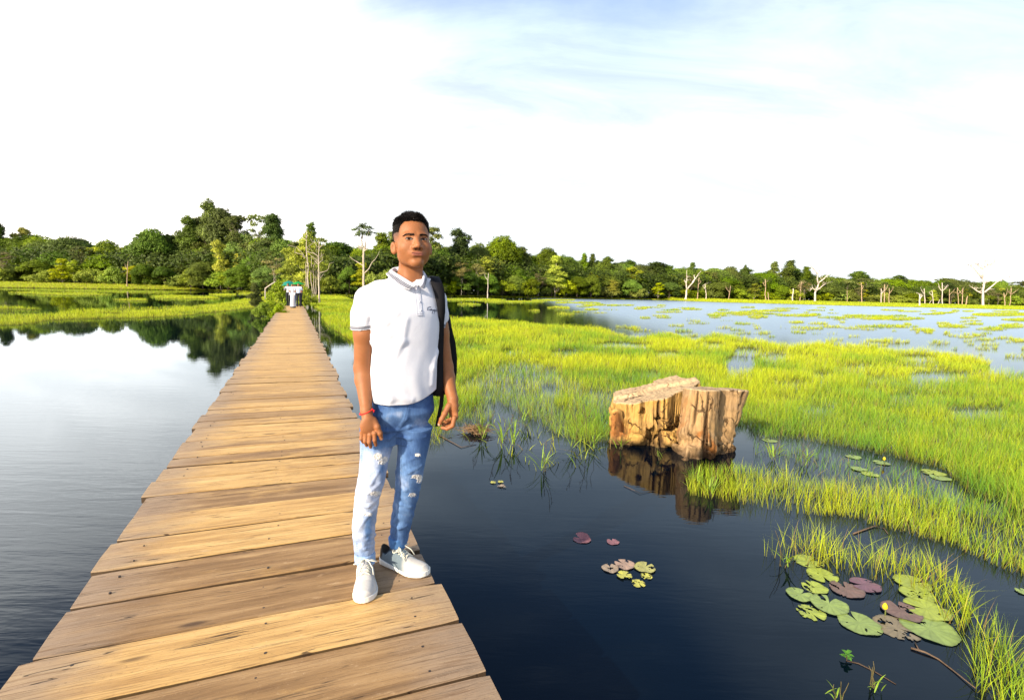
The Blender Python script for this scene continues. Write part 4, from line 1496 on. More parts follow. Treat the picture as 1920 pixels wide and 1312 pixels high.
for s_ in (-1, 1):
    ec = hp(s_ * .084, -.012, -.026)
    ax = HU * s_ * .64 + HV * .77
    ay = HU * s_ * .77 - HV * .64
    SK.ell(ec, (.0080, .0140, .0275), np.array([ax, ay, HW]), .006)
    SK.ell(ec - ay * .006 - HW * .016, (.008, .010, .012), np.array([ax, ay, HW]), .006)
    SK.ell(ec + ax * .0095 - ay * .002 + HW * .003, (.0065, .0090, .017), np.array([ax, ay, HW]), .003, 's')
NB = B(768, 530, 2.37)
SK.cap(hp(0, -.036, -.055), NB, .0495, .057, .010)
SK.cap(NB, NB - UP * .06, .058, .075, .03)
for s_ in (-1, 1):
    SK.cap(hp(s_ * .05, -.02, -.06), NB + F_T * .045 + R_T * s_ * .012 - UP * .01, .012, .010, .018)
# torso, hidden under the shirt
TC = B(760, 600, 2.35)
SK.loft([(B(760, 770, 2.35)[2], TC[0], TC[1], .100, .070, A_T), (B(0, 690, 2.35)[2], TC[0], TC[1], .11, .078, A_T), (B(0, 600, 2.35)[2], TC[0], TC[1], .135, .095, A_T),
         (B(0, 560, 2.35)[2], TC[0], TC[1], .14, .085, A_T), (B(0, 538, 2.35)[2], TC[0] + .015, TC[1], .09, .06, A_T)], .03)
SH_L, EL_L, WR_L = B(690, 563, 2.26), B(680, 690, 2.30), B(687, 769, 2.205)
SH_R, EL_R, WR_R = B(814, 563, 2.43), B(835, 688, 2.45), B(849, 748, 2.37)
SK.chain([SH_L, B(683, 610, 2.28), B(683, 625, 2.28), EL_L], [.036, .042, .0455, .0385], .02)
SK.chain([EL_L, B(682, 712, 2.285), WR_L], [.0385, .0385, .0245], .015)
SK.chain([SH_R, B(823, 610, 2.44), B(824, 625, 2.44), EL_R], [.034, .040, .043, .037], .02)
SK.chain([EL_R, B(838, 708, 2.43), WR_R], [.037, .037, .0245], .015)
SK.cap(B(694, 567, 2.28), TC, .035, .06, .03)
SK.cap(B(810, 567, 2.42), TC, .035, .06, .03)
# his right hand: back of the hand forward, fingers hanging and a little curled
Yh = 2.185
SK.chain([WR_L, B(689, 784, 2.195)], [.0245, .024], .012)
HRh = np.array([R_P, F_P, UP])
SK.ell(B(692, 797, Yh), (.0385, .0155, .042), HRh, .012)
SK.ell(B(683, 803, Yh), (.017, .013, .026), HRh, .012)
for (pts, r0, r1) in [([(678.5, 811, 0), (677.5, 822, -.004), (681, 829, .014)], .0088, .0068), ([(686, 814, -.003), (684.5, 827, -.008), (687.5, 835, .012)], .0095, .0074),
                      ([(694, 815, -.004), (692.5, 829, -.008), (695, 838, .012)], .0098, .0076), ([(702.5, 812, -.002), (702.5, 825, -.004), (704.5, 834, .012)], .0096, .0074)]:
    P = [B(x, y, Yh + dy) for x, y, dy in pts]
    SK.chain(P, [r0, (r0 + r1) / 2 + .0003, r1], .0035)
    SK.ell(P[0], (r0 * 1.12,) * 3, None, .004)
SK.chain([B(700, 787, 2.20), B(707.5, 800, 2.19), B(712.5, 812, 2.19), B(715, 822, 2.20)], [.015, .0125, .0105, .0085], .007)
# his left hand: thumb and curled forefinger make a loose ring
SK.chain([WR_R, B(850, 760, 2.36)], [.0245, .024], .012)
SK.ell(B(850, 769, 2.365), (.020, .030, .036), np.array([R_T, F_T, UP]), .014)
SK.ell(B(852.5, 779, 2.36), (.012, .028, .022), np.array([R_T, F_T, UP]), .012)
SK.chain([B(842, 760, 2.345), B(834, 775, 2.325), B(828, 786, 2.32), B(824, 795, 2.325)], [.0155, .0125, .011, .009], .006)
SK.chain([B(852, 783, 2.335), B(848.5, 798, 2.325), B(838.5, 803.5, 2.325), B(829, 801.5, 2.33)], [.0115, .0102, .0092, .0078], .0035)
SK.chain([B(853, 783, 2.358), B(848, 797, 2.352), B(838, 799, 2.348), B(831, 795, 2.348)], [.0108, .0100, .0092, .0078], .003)
SK.chain([B(852, 781, 2.381), B(847, 793, 2.378), B(838, 793, 2.372), B(833, 789, 2.37)], [.0105, .0095, .0086, .0072], .003)
SK.chain([B(850, 777, 2.40), B(846, 786, 2.40), B(839, 787, 2.395)], [.0095, .0085, .0070], .003)
# pelvis, legs, feet (inside the jeans and shoes)
AN_L, AN_R = B(685, 1048, 2.36), B(746, 1022, 2.465)
HPL, HPR = B(712, 800, 2.34), B(780, 800, 2.38)
KN_L, KN_R = B(694, 912, 2.29), B(765, 905, 2.39)
SK.cap(TC + V3(0, 0, -.36), (HPL + HPR) / 2 + V3(0, 0, .05), .09, .09, .03)
SK.chain([HPL, KN_L, AN_L], [.06, .04, .027], .02)
SK.chain([HPR, KN_R, AN_R], [.06, .04, .029], .02)
SK.cap(AN_L, AN_L + V3(.015, -.05, -.055), .027, .014, .01)
SK.cap(AN_R, AN_R + V3(.035, -.02, -.055), .027, .014, .01)
V, Fc = SK.mesh()
# colours: skin, brows, eyes, lips, stubble of the faded sides
L_ = (V - HC) @ HR.T
u, v, w_ = L_.T
base = np.array([.265, .100, .036])
C = np.tile(base, (len(V), 1))
nz = fbm(V[:, 0] * 60, V[:, 2] * 60, 3)[:, None]
C *= .92 + .16 * nz


def paint(mask, col):
    global C
    m_ = np.clip(mask, 0, 1)[:, None]
    C = C * (1 - m_) + np.array(col) * m_


head = w_ > -.13
front = (v > .035) & head
au = np.abs(u)
paint(smoothstep(.05, .02, np.abs(w_ + .03)) * smoothstep(.06, .02, au) * front * .35, (.36, .135, .06))     # ruddy middle face
bw = .0195 + .0035 * np.sin((au - .012) / .036 * 3.1) - .05 * np.maximum(au - .043, 0)
paint(.35 * smoothstep(.0062, .0026, np.abs(w_ - bw)) * smoothstep(.009, .014, au) * smoothstep(.055, .047, au) * front * .9, (.02, .012, .009))
ex = (au - .0325) / .0155
ey = (w_ - .0000 - (au - .0325) * .08) / (.0044 * np.sqrt(np.clip(1 - ex * ex * .9, 0.02, 1)))
eye = front & (np.abs(ex) < 1.02) & (np.abs(ey) < 1.0)
paint(front & (np.abs(ex) < 1.15) & (ey > .5) & (ey < 1.9), (.03, .015, .010))
paint(eye, (.075, .055, .045))
ir = ((u - np.sign(u) * .0325 + .0025) ** 2 + (w_ - .001) ** 2) < .0072 ** 2
paint(eye & ir, (.012, .007, .005))
lip = front & (np.abs(u) < .026)
lm = np.sqrt(np.clip(1 - (u / .027) ** 2, 0, 1))
paint(lip * smoothstep(.0110, .0075, np.abs(w_ + .0637) / np.maximum(lm, .1)) * .85, (.27, .088, .062))
paint(0 * lip * (np.abs(u) < .024) * smoothstep(.0026, .0014, np.abs(w_ + .0636 - .9 * u * u * 6)), (.045, .016, .011))
paint(front * smoothstep(.007, .0045, np.sqrt((au - .008) ** 2 + ((w_ + .0445)) ** 2)) * .8, (.06, .02, .01))
fade = smoothstep(-.012, .045, w_) * smoothstep(.052, .030, v) * (w_ > -.02)
fade = np.maximum(fade, smoothstep(-.055, .0, w_) * smoothstep(-.02, -.04, v) * head)
paint(head * fade * .85, (.030, .020, .016))
# knuckles, palm side
for P in (B(823, 796, 2.32), B(717, 824, 2.19)):
    paint(smoothstep(.008, .005, np.linalg.norm(V - P, axis=1)) * .6, (.62, .42, .33))
m, t = mat('skin')
gc = t.n('ShaderNodeAttribute', attribute_name='Col').outputs['Color']
ob = t.n('ShaderNodeTexCoord').outputs['Object']
nn = t.noise(ob, 260, 4)
finish(t, gc, 0.56, 0.32, nn, 0.2, 0.002, sub=0.12, subr=(1, .35, .15))
body = link('body', np_mesh('body', V - MAN, Fc, C, True), m, man)

# --- eyes, brows and lashes laid on the face


def face_pt(u_, w__, lift=.0008):
    o_ = hp(u_, .14, w__)
    tt = np.linspace(0, .11, 400)
    P_ = o_ - HV * tt[:, None]
    k_ = np.where(SK.val(P_) < 0)[0]
    return P_[k_[0]] + HV * lift if len(k_) else hp(u_, .07, w__)


EYE = vcol('eye', .7, .06)
for s_ in (-1, 1):
    V, C, Q = [], [], []
    for i in range(19):
        f = i / 18 * 2 - 1
        uu_ = s_ * .0325 + f * .0150
        up_, dn_ = .0052 * (1 - abs(f) ** 2.2), -.0040 * (1 - abs(f) ** 2.0)
        for j in range(9):
            g = j / 8
            ww = .0005 + dn_ + (up_ - dn_) * g + .0012 * f * s_
            V.append(face_pt(uu_, ww))
            r_ = math.hypot(uu_ - s_ * .0325 + .0015, ww - .001)
            c_ = (.20, .17, .155) if r_ > .0064 else ((.035, .016, .008) if r_ > .0028 else (.004, .003, .003))
            if g > .86:
                c_ = (.01, .006, .005)
            C.append(c_)
    for i in range(18):
        for j in range(8):
            Q.append((i * 9 + j, (i + 1) * 9 + j, (i + 1) * 9 + j + 1, i * 9 + j + 1))
    link('eye', np_mesh('eye', np.array(V) - MAN, np.array(Q), C, True), EYE, man)
BROW = plain('brow_hair', (.012, .008, .007), .9, .05, .1)
rgb_ = np.random.default_rng(2)
for s_ in (-1, 1):
    mb = MB()
    P_ = [face_pt(s_ * .0325 + f * .0158, .0008 + .0054 * (1 - abs(f) ** 2.2) + .0012 * f * s_, .0014) for f in np.linspace(-1, 1, 13)]
    mb.tube(P_, .0011, 4)
    mb.build('eyelashes', BROW, man, origin=MAN)
    mb = MB()
    for k in range(260):
        a_ = rgb_.random()
        au_ = .011 + .041 * a_
        wc_ = .0165 + .0042 * math.sin(a_ * 2.4) - .004 * max(0, a_ - .75) / .25
        ww = wc_ + rgb_.normal(0, .0017 * (1.15 - .6 * a_))
        p_ = face_pt(s_ * au_, ww, .0006)
        q_ = face_pt(s_ * (au_ + .0055), ww + .0022 * (1 - a_ * 1.6), .0016)
        mb.tube([p_, q_], [.00075, .0002], 3, cap=False)
    mb.build('eyebrow', BROW, man, origin=MAN)['kind'] = 'stuff'
mb = MB()
mb.tube([face_pt(x_, -.0634 + .9 * x_ * x_ * 6, .0001) for x_ in np.linspace(-.026, .026, 15)], np.r_[.0004, np.full(13, .0011), .0004], 5)
mb.build('mouth_line', plain('mouth_shadow', (.04, .012, .01), .8, .1), man, origin=MAN)

# --- hair
HM = vcol('black_hair', 0.6, 0.3)
HV_ = Vol((-.62, -.33), (2.18, 2.52), (1.93, 2.20), .0024)
HV_.ell(hp(0, -.017, .038), (.0818, .0985, .0840), HR, 0)
x_, y_, z_ = HV_.x[:, None, None] - HC[0], HV_.y[None, :, None] - HC[1], HV_.z[None, None, :] - HC[2]
hu = x_ * HU[0] + y_ * HU[1] + z_ * HU[2]
hv = x_ * HV[0] + y_ * HV[1] + z_ * HV[2]
hw = x_ * HW[0] + y_ * HW[1] + z_ * HW[2]
ahu = np.abs(hu)
wl = np.where(hv > .045, .082 - .35 * np.maximum(ahu - .035, 0), 0)
lim = .086 - smoothstep(.050, .034, hv + .12 * (hw - .04)) * .048 - smoothstep(-.01, -.05, hv) * .062
lim = lim + .004 * np.sin(hu * 300) * (hv > .03) - np.where(hv > .04, .3 * np.maximum(ahu - .045, 0), 0)
HV_.f = np.maximum(HV_.f, (lim - hw).astype(np.float32) * .8)
V, Fc = HV_.mesh()
hair = link('hair', np_mesh('hair', V - MAN, Fc, np.tile([.007, .006, .006], (len(V), 1)), True), vcol('black_hair_base', .95, .04), man)
rg = np.random.default_rng(4)
sp = MB()
n = 0
while n < 6500:
    d = rg.normal(0, 1, 3)
    d /= np.linalg.norm(d)
    loc = V3(0, -.017, .038) + d * V3(.0812, .0975, .0825)
    lim_ = .086 - float(smoothstep(.050, .034, loc[1] + .12 * (loc[2] - .04))) * .048 - float(smoothstep(-.01, -.05, loc[1])) * .062
    if loc[2] < lim_ + rg.uniform(-.003, .006):
        continue
    topn = float(smoothstep(.055, .098, loc[2]))
    if topn < .12 and rg.random() < .75:
        continue
    ln = .003 + topn * (.0125 + .012 * vnoise(loc[0] * 60, loc[1] * 60, 2)) * rg.uniform(.5, 1.1)
    nrm = d / V3(.08, .098, .083)
    nrm /= np.linalg.norm(nrm)
    dr = nrm * .9 + V3(.10 * math.sin(loc[1] * 90), .30 + .2 * math.sin(loc[0] * 120), .55) * topn + rg.normal(0, .28, 3)
    if topn < .3:
        dr = nrm * .8 + V3(0, -.4, -.3)
    dr /= np.linalg.norm(dr)
    p0, p1, p2 = loc - nrm * .003, loc + dr * ln * .6, loc + dr * ln + V3(0, .15 * ln, -.1 * ln)
    g = rg.uniform(.006, .018) * (.45 + .55 * topn)
    sp.tube([hp(*p0) - MAN, hp(*p1) - MAN, hp(*p2) - MAN], [.0015, .0011, .0003], 3, (g, g * .85, g * .82), cap=False)
    n += 1
sp.build('hair_strands', HM, hair)

# --- polo shirt
TS = Vol((-.80, -.20), (2.10, 2.56), (1.27, 1.95), .003)


def shirt_fold(un, vn, z):
    ph = np.arctan2(vn, un)
    low = np.clip((1.62 - z) / .3, 0, 1)
    return .35 * .0045 * low * np.sin(ph * 7 + 9 * z) + .0015 * np.sin(ph * 13 + 3 * np.sin(z * 14)) * low + .0014 * np.sin(ph * 3 + z * 22)


TS.loft([span(757, 696, 817, 2.345, .105, A_T), span(740, 695, 819, 2.345, .112, A_T), span(700, 698, 821, 2.345, .112, A_T), span(650, 700, 821, 2.345, .112, A_T),
         span(610, 699, 826, 2.345, .114, A_T), span(585, 692, 830, 2.345, .116, A_T), span(562, 690, 829, 2.35, .108, A_T), span(545, 702, 822, 2.355, .092, A_T),
         span(533, 722, 810, 2.36, .075, A_T), span(524, 738, 800, 2.365, .066, A_T)], 0, n=2.35, fold=shirt_fold)
TS.chain([B(752, 535, 2.35), B(712, 548, 2.29), B(690, 561, 2.275)], [.040, .047, .054], .03)
TS.chain([B(782, 533, 2.38), B(808, 546, 2.42), B(815, 563, 2.43)], [.040, .045, .052], .03)
TS.chain([B(690, 561, 2.275), B(683, 590, 2.28), B(680.5, 632, 2.285)], [.056, .056, .0585], .018)
TS.chain([B(815, 563, 2.43), B(820, 590, 2.435), B(822, 632, 2.435)], [.052, .051, .051], .018)
# drag folds, from the armpit and down the side
FOLDS = [((704, 612), (722, 604), (742, 586), .009), ((703, 622), (726, 628), (748, 612), .010), ((704, 640), (728, 655), (758, 640), .008), ((702, 606), (706, 590), (712, 572), .008),
         ((818, 660), (810, 690), (808, 720), .006),
         ((700, 690), (712, 725), (735, 748), .008), ((704, 720), (730, 742), (770, 750), .007), ((672, 575), (668, 590), (664, 603), .006), ((690, 578), (686, 592), (683, 606), .006),
         ((760, 600), (752, 640), (740, 668), .006), ((704, 735), (716, 745), (730, 752), .005)]
for a, b_, c_, r_ in FOLDS:
    P = [TS.hit(*q) for q in (a, b_, c_)]
    if any(p is None for p in P):
        continue
    P = [p + V3(.2, .98, 0) * (r_ * 1.25) for p in P]
    TS.chain(P, [r_ * .6, r_ * .98, r_ * .4], .024)
for a, b_, r_ in [((703, 598), (706, 584), .004)]:
    p, q = TS.hit(*a), TS.hit(*b_)
    if p is not None and q is not None:
        TS.cap(p - V3(.2, .98, 0) * r_ * .9, q - V3(.2, .98, 0) * r_ * .9, r_ * .8, r_ * .4, .012, 's')
# sleeve hems and lower hem
ax_l = (B(680.5, 632, 2.285) - B(684, 590, 2.28))
ax_l /= np.linalg.norm(ax_l)
pl_l = B(680, 614, 2.285)
nl_ = ax_l + R_T * .22
nl_ /= np.linalg.norm(nl_)
sx, sy, sz = TS.x[:, None, None], TS.y[None, :, None], TS.z[None, None, :]
dl = (sx - pl_l[0]) * nl_[0] + (sy - pl_l[1]) * nl_[1] + (sz - pl_l[2]) * nl_[2]
lim_x = B(701.5, 614, 2.3)[0]
TS.f = np.where((sx < lim_x + (sz - pl_l[2]) * .1) | (dl < -.05) & (sx < lim_x), np.maximum(TS.f, dl.astype(np.float32)), TS.f)
nr_ = V3(-.1, 0, -1.0)
nr_ /= np.linalg.norm(nr_)
pl_r = B(830, 613, 2.435)
dr_ = (sx - pl_r[0]) * nr_[0] + (sy - pl_r[1]) * nr_[1] + (sz - pl_r[2]) * nr_[2]
lim_r = B(822, 613, 2.40)[0]
msk = (sx > lim_r) & (sy > 2.36) & (sx * 0 + sz < 1.75)
TS.f = np.where(msk, np.maximum(TS.f, dr_.astype(np.float32)), TS.f)
# hem hangs lower in front, and hollow openings for the arms, the neck and the waist
hemz = B(757, 758, 2.25)[2]
TS.f = np.maximum(TS.f, (hemz + .012 * ((sx - TC[0]) / .14) ** 2 + .06 * np.clip((sx - TC[0] - .03) / .14, 0, 1) ** 2 - sz).astype(np.float32))
TS.cap(B(682, 606, 2.282), B(680, 650, 2.287), .0500, .0525, .004, 's')
TS.cap(B(823, 606, 2.437), B(826, 650, 2.44), .0455, .0475, .004, 's')
TS.cap(NB - UP * .035, NB + UP * .12, .0600, .064, .004, 's')
TS.cap(B(777, 534, 2.27), B(772, 515, 2.30), .014, .035, .006, 's')
TS.loft([span(775, 702, 811, 2.345, .094, A_T), span(745, 702, 812, 2.345, .097, A_T)], 0, 's')
V, Fc = TS.mesh()
sd_l = -((V - pl_l) @ nl_)
sd_l = np.where(V[:, 0] < lim_x + .004, sd_l, 9)
sd_r = np.where((V[:, 0] > lim_r) & (V[:, 1] > 2.36), -((V - pl_r) @ nr_), 9)
sd = np.minimum(sd_l, sd_r)
m, t = mat('white_pique')
ob = t.n('ShaderNodeTexCoord').outputs['Object']
band = t.n('ShaderNodeAttribute', attribute_name='band').outputs['Fac']
s1 = t.math('PINGPONG', t.math('SUBTRACT', band, 0.0065), 0.0023)
st_ = t.math('MULTIPLY', t.maprange(s1, 0.0016, 0.0021, 1, 0), t.math('MULTIPLY', t.math('GREATER_THAN', band, .0044), t.math('LESS_THAN', band, .0180)))
cl = t.mix(t.math('MULTIPLY', st_, .92), (.60, .61, .67, 1), (.015, .018, .04, 1))
wn = t.noise(ob, 900, 2)
wn2 = t.noise(ob, 16, 3, .5, .3)
finish(t, cl, 0.85, 0.15, t.math('ADD', t.math('MULTIPLY', wn, .25), t.math('MULTIPLY', wn2, 1.0)), 0.3, 0.006, sheen=.2)
SHIRT = m
shirt = link('polo_shirt', np_mesh('polo_shirt', V - MAN, Fc, None, True, {'band': sd}), SHIRT, man)
# collar: a folded strip round the neck
inner = [(781, 536, 2.262), (773, 531, 2.268), (762, 524, 2.275), (751, 517, 2.29), (741, 511, 2.315), (736, 507, 2.35), (741, 503, 2.395), (757, 500, 2.42), (773, 501, 2.43), (786, 505, 2.42), (792.5, 511, 2.385), (792, 519, 2.335),
         (790, 526, 2.30), (786.5, 532, 2.275), (783, 536, 2.263)]
outer = [(767, 543.5, 2.252), (757, 540, 2.245), (745, 533, 2.255), (736, 525, 2.27), (728, 518, 2.30), (724, 513, 2.35), (731, 509, 2.41), (750, 506, 2.445), (773, 507, 2.457), (792, 511, 2.445), (800, 517, 2.40), (800.5, 525, 2.345),
         (799.5, 533, 2.30), (798, 539, 2.275), (794, 542.5, 2.262)]


def resamp(P, n_):
    P = np.array(P, float)
    s_ = np.r_[0, np.cumsum(np.linalg.norm(np.diff(P, axis=0), axis=1))]
    tt = np.linspace(0, s_[-1], n_)
    return np.stack([np.interp(tt, s_, P[:, i]) for i in range(P.shape[1])], -1)


IN_, OUT = resamp([B(*q) for q in inner], 60), resamp([B(*q) for q in outer], 60)
rows, att = [], []
for f, lift in ((-.35, -.012), (0, .004), (.12, .010), (.4, .010), (.7, .007), (1.0, .004), (1.0, .0), (.6, .001)):
    ctr = NB * [1, 1, 0]
    P = IN_ + (OUT - IN_) * max(f, 0)
    outw = (P - NB) * [1, 1, 0]
    outw /= np.linalg.norm(outw, axis=1)[:, None]
    if f < 0:
        P = P - UP * .016 - outw * .002
    else:
        P = P + UP * lift * .6 * (1 - f) + outw * lift * .55
    rows.append(P)
    att.append(np.full(60, (1 - f) * .031 if f >= 0 else 9.))
V = np.concatenate(rows)
Q = []
for r_ in range(len(rows) - 1):
    for i in range(59):
        Q.append((r_ * 60 + i, r_ * 60 + i + 1, (r_ + 1) * 60 + i + 1, (r_ + 1) * 60 + i))
att = np.concatenate(att)
link('collar', np_mesh('collar', V - MAN, np.array(Q), None, True, {'band': att}), SHIRT, shirt)


def ribbon(P, side, half, thick, outd):
    """solid strap along P"""
    P, S = np.array(P, float), np.array(side, float)
    O = np.array(outd, float)
    half = np.broadcast_to(half, (len(P),))[:, None]
    rings = np.stack([P - S * half, P + S * half, P + S * half + O * thick, P + O * thick * 1.25, P - S * half + O * thick], 1)
    n_ = len(P)
    V = rings.reshape(-1, 3)
    Q = []
    for i in range(n_ - 1):
        for k in range(5):
            k2 = (k + 1) % 5
            Q.append((i * 5 + k, i * 5 + k2, (i + 1) * 5 + k2, (i + 1) * 5 + k))
    Q += [(0, 1, 2, 3, 4)[::-1], tuple((n_ - 1) * 5 + k for k in range(5))]
    return V, Q


# placket with buttons
PP, SS = [], []
for f in np.linspace(0, 1, 12):
    x, y = 782.5 + 5.0 * f, 538 + 54 * f
    a, b_, c_ = TS.hit(x - 5.5, y), TS.hit(x, y), TS.hit(x + 5.5, y)
    if a is None or b_ is None or c_ is None:
        continue
    PP.append((a + b_ + c_) / 3)
    q = c_ - a
    SS.append(q / np.linalg.norm(q))
toc = [(V3(0, 0, CAM_Z) - p) / np.linalg.norm(V3(0, 0, CAM_Z) - p) for p in PP]
mb = MB()
mb.add(*ribbon([p - o_ * .002 for p, o_ in zip(PP, toc)], SS, .0145, .0045, toc))
o = mb.build('placket', SHIRT, shirt, False, MAN)
SEAM = plain('grey_thread', (.36, .37, .44), .8, .1, .05)
mb = MB()
for sgn in (-1, 1):
    mb.tube([p + s_ * sgn * .0120 + o_ * .003 for p, s_, o_ in zip(PP, SS, toc)], .0008, 4)
for dy in (-1.5, -5.0):
    p, q = TS.hit(782.5, 593 + dy), TS.hit(793, 593 + dy)
    mb.tube([p + toc[-1] * .0035, q + toc[-1] * .0035], .0008, 4)
for (a, b_) in [((698, 553), (703, 615)), ((700, 532), (724, 521))]:
    pts = [TS.hit(a[0] + (b_[0] - a[0]) * f, a[1] + (b_[1] - a[1]) * f, .0005) for f in np.linspace(0, 1, 12)]
    pts = [p for p in pts if p is not None]
    mb.tube(pts, .0009, 4)
mb.build('seam', SEAM, shirt, origin=MAN)
BTN = plain('button_plastic', (.62, .63, .68), .35, .5, .05)
for (x, y) in [(784.5, 549), (786.5, 566), (788.5, 582)]:
    p = TS.hit(x, y)
    mb = MB()
    mb.tube([p + toc[0] * .001, p + toc[0] * .0052], [.0048, .0042], 10)
    mb.build('button', BTN, shirt, origin=MAN)
# embroidered script on the chest
INK = plain('navy_thread', (.03, .035, .07), .7, .2, .05)
strokes = [[(808.5, 576.2), (806.5, 574.8), (803.2, 576), (801, 578.5), (801.2, 581), (803.5, 581.8), (806, 580.2)],
           [(806, 580.2), (808, 579), (809.6, 579.6), (808.6, 581.8), (806.8, 582), (807.6, 580), (809.8, 579.4), (809.8, 582.2), (811.4, 581)],
           [(811.4, 581), (812.4, 580.2), (811.4, 583.5), (810, 588.2)], [(812.2, 581), (814.4, 580.2), (814.2, 582.6), (812, 583)],
           [(814.2, 582.4), (816, 581), (815, 584), (813.8, 588.6)], [(816, 581.6), (818, 581), (817.8, 583.2), (815.6, 583.6)], [(817.8, 583), (819.4, 581.8), (820, 582.4), (822, 582)]]
mb = MB()
for s_ in strokes:
    pts = [TS.hit(x, y, .0012) for x, y in resamp([(x, y, 0) for x, y in s_], 14)[:, :2]]
    pts = [p for p in pts if p is not None]
    if len(pts) > 2:
        mb.tube(pts, .0011, 5)
mb.build('script_embroidery', INK, shirt, origin=MAN)

# --- jeans
JN = Vol((-.79, -.26), (2.16, 2.62), (.50, 1.36), .003)
jrg = np.random.default_rng(3)


def leg_fold(seed, z1, z2, amp):
    """creases that pile up behind the knee and above the cuff"""
    def fn(un, vn, z):
        ph = np.arctan2(vn, un)
        kz = np.exp(-((z - z1) / .10) ** 2) * .8 + np.exp(-((z - z2) / .10) ** 2)
        return amp * kz * np.sin(z * 95 + 3.2 * np.sin(ph * 2 + seed + z * 9) + seed) * np.sin(ph * 1.5 + z * 31 + seed) + .0014 * np.sin(ph * 5 + z * 25 + seed)
    return fn


JN.loft([span(736, 704, 811, 2.345, .090, A_T), span(752, 700, 813, 2.35, .098, A_T - .06), span(770, 690, 815, 2.35, .105, A_P), span(795, 677, 812, 2.355, .112, A_P), (B(0, 822, 2.355)[2], *B(742, 822, 2.36)[:2], .135, .105, A_P)][:3] + [(B(0, 806, 2.355)[2], *B(743, 806, 2.36)[:2], .105, .062, A_P)], 0, n=2.3)
Lr = [(800, 675, 742, 2.325), (820, 675.5, 741, 2.315), (845, 675, 734, 2.305), (870, 674, 727, 2.295), (895, 672, 724, 2.285), (920, 667, 716, 2.285), (946, 663, 709, 2.30), (983, 660.5, 705, 2.32), (1021, 663, 702.5, 2.345), (1050, 666, 702, 2.36)]
Rr = [(800, 742, 811, 2.37), (820, 744, 807, 2.37), (845, 745.5, 802, 2.37), (870, 744, 797, 2.375), (895, 742, 792.5, 2.385), (920, 740, 787, 2.40), (946, 737, 781, 2.415), (971, 733.5, 775, 2.435), (996, 731.5, 768, 2.455), (1014, 730.5, 764.5, 2.465)]
JN.loft([span(y, l, r_, Yd, (r_ - l) / 2 * Yd / F_PX * 1.04, A_P) for y, l, r_, Yd in Lr], .036, n=2.1, fold=leg_fold(1.0, KN_L[2] - .02, .66, .0032))
JN.loft([span(y, l, r_, Yd, (r_ - l) / 2 * Yd / F_PX * 1.04, A_P + .35) for y, l, r_, Yd in Rr], .036, n=2.1, fold=leg_fold(2.4, KN_R[2] - .01, .70, .0032))
for P, r_ in [([(742, 812), (728, 822), (704, 824)], .006), ([(742, 806), (722, 808), (700, 802)], .006), ([(744, 808), (765, 800), (800, 790)], .006), ([(745, 818), (768, 822), (798, 818)], .006), ([(764, 768), (760, 785), (746, 804)], .0075),
              ([(748, 893), (768, 884), (790, 872)], .006), ([(745, 905), (760, 918), (782, 925)], .007), ([(742, 885), (756, 868), (776, 858)], .006), ([(708, 885), (695, 905), (676, 912)], .006),
              ([(712, 905), (692, 922), (670, 925)], .006), ([(706, 935), (690, 948), (672, 945)], .007), ([(704, 950), (690, 965), (676, 985)], .006), ([(703, 1003), (688, 1010), (670, 1004)], .005), ([(700, 1022), (684, 1028), (668, 1022)], .005),
              ([(762, 985), (748, 990), (736, 984)], .005), ([(770, 950), (752, 945), (742, 935)], .005)]:
    Q = [JN.hit(*q) for q in P]
    Q = [q + V3(.2, .98, 0) * r_ * .55 for q in Q if q is not None]
    if len(Q) > 1:
        JN.chain(Q, [r_ * .5, r_, r_ * .4][:len(Q)], .013)
RIPS = [(709, 855, 7, 5.5), (722, 861, 5, 5), (716, 866, 6, 3), (706, 924, 9, 3.2), (690, 963, 6.5, 2.6), (783, 852, 5, 2.4), (782, 893, 9, 3.6), (787, 899, 4, 4), (774, 927, 5.5, 3.2)]
for (x, y, rx, ry) in RIPS:
    p = JN.hit(x, y)
    if p is not None:
        JN.ell(p - V3(.2, .98, 0) * .003, (rx * .0023, .005, ry * .0019), None, .004, 's')
JN.cap(AN_L + V3(0, 0, -.06), AN_L + V3(0, 0, .05), .036, .038, .003, 's')
JN.cap(AN_R + V3(0, 0, -.06), AN_R + V3(0, 0, .05), .034, .036, .003, 's')
V, Fc = JN.mesh()
px, py = pix(V)
rel = V - MAN
hz = V[:, 2] - DECK
isR = px > np.interp(hz, [.1, .68, .9], [717, 742, 744])
n1_ = fbm(V[:, 0] * 22 + 3, V[:, 2] * 14, 5)
n2_ = fbm(V[:, 0] * 70, V[:, 2] * 60 + V[:, 1] * 40, 9)
wash = np.where(isR, np.interp(hz, [.1, .18, .3, .42, .50, .60, .72, .78, .86], [.30, .34, .38, .52, .50, .30, .22, .30, .16]),
                np.interp(hz, [.1, .2, .35, .5, .62, .68, .73, .79, .86], [.80, .84, .92, .95, .86, .55, .25, .24, .12]))
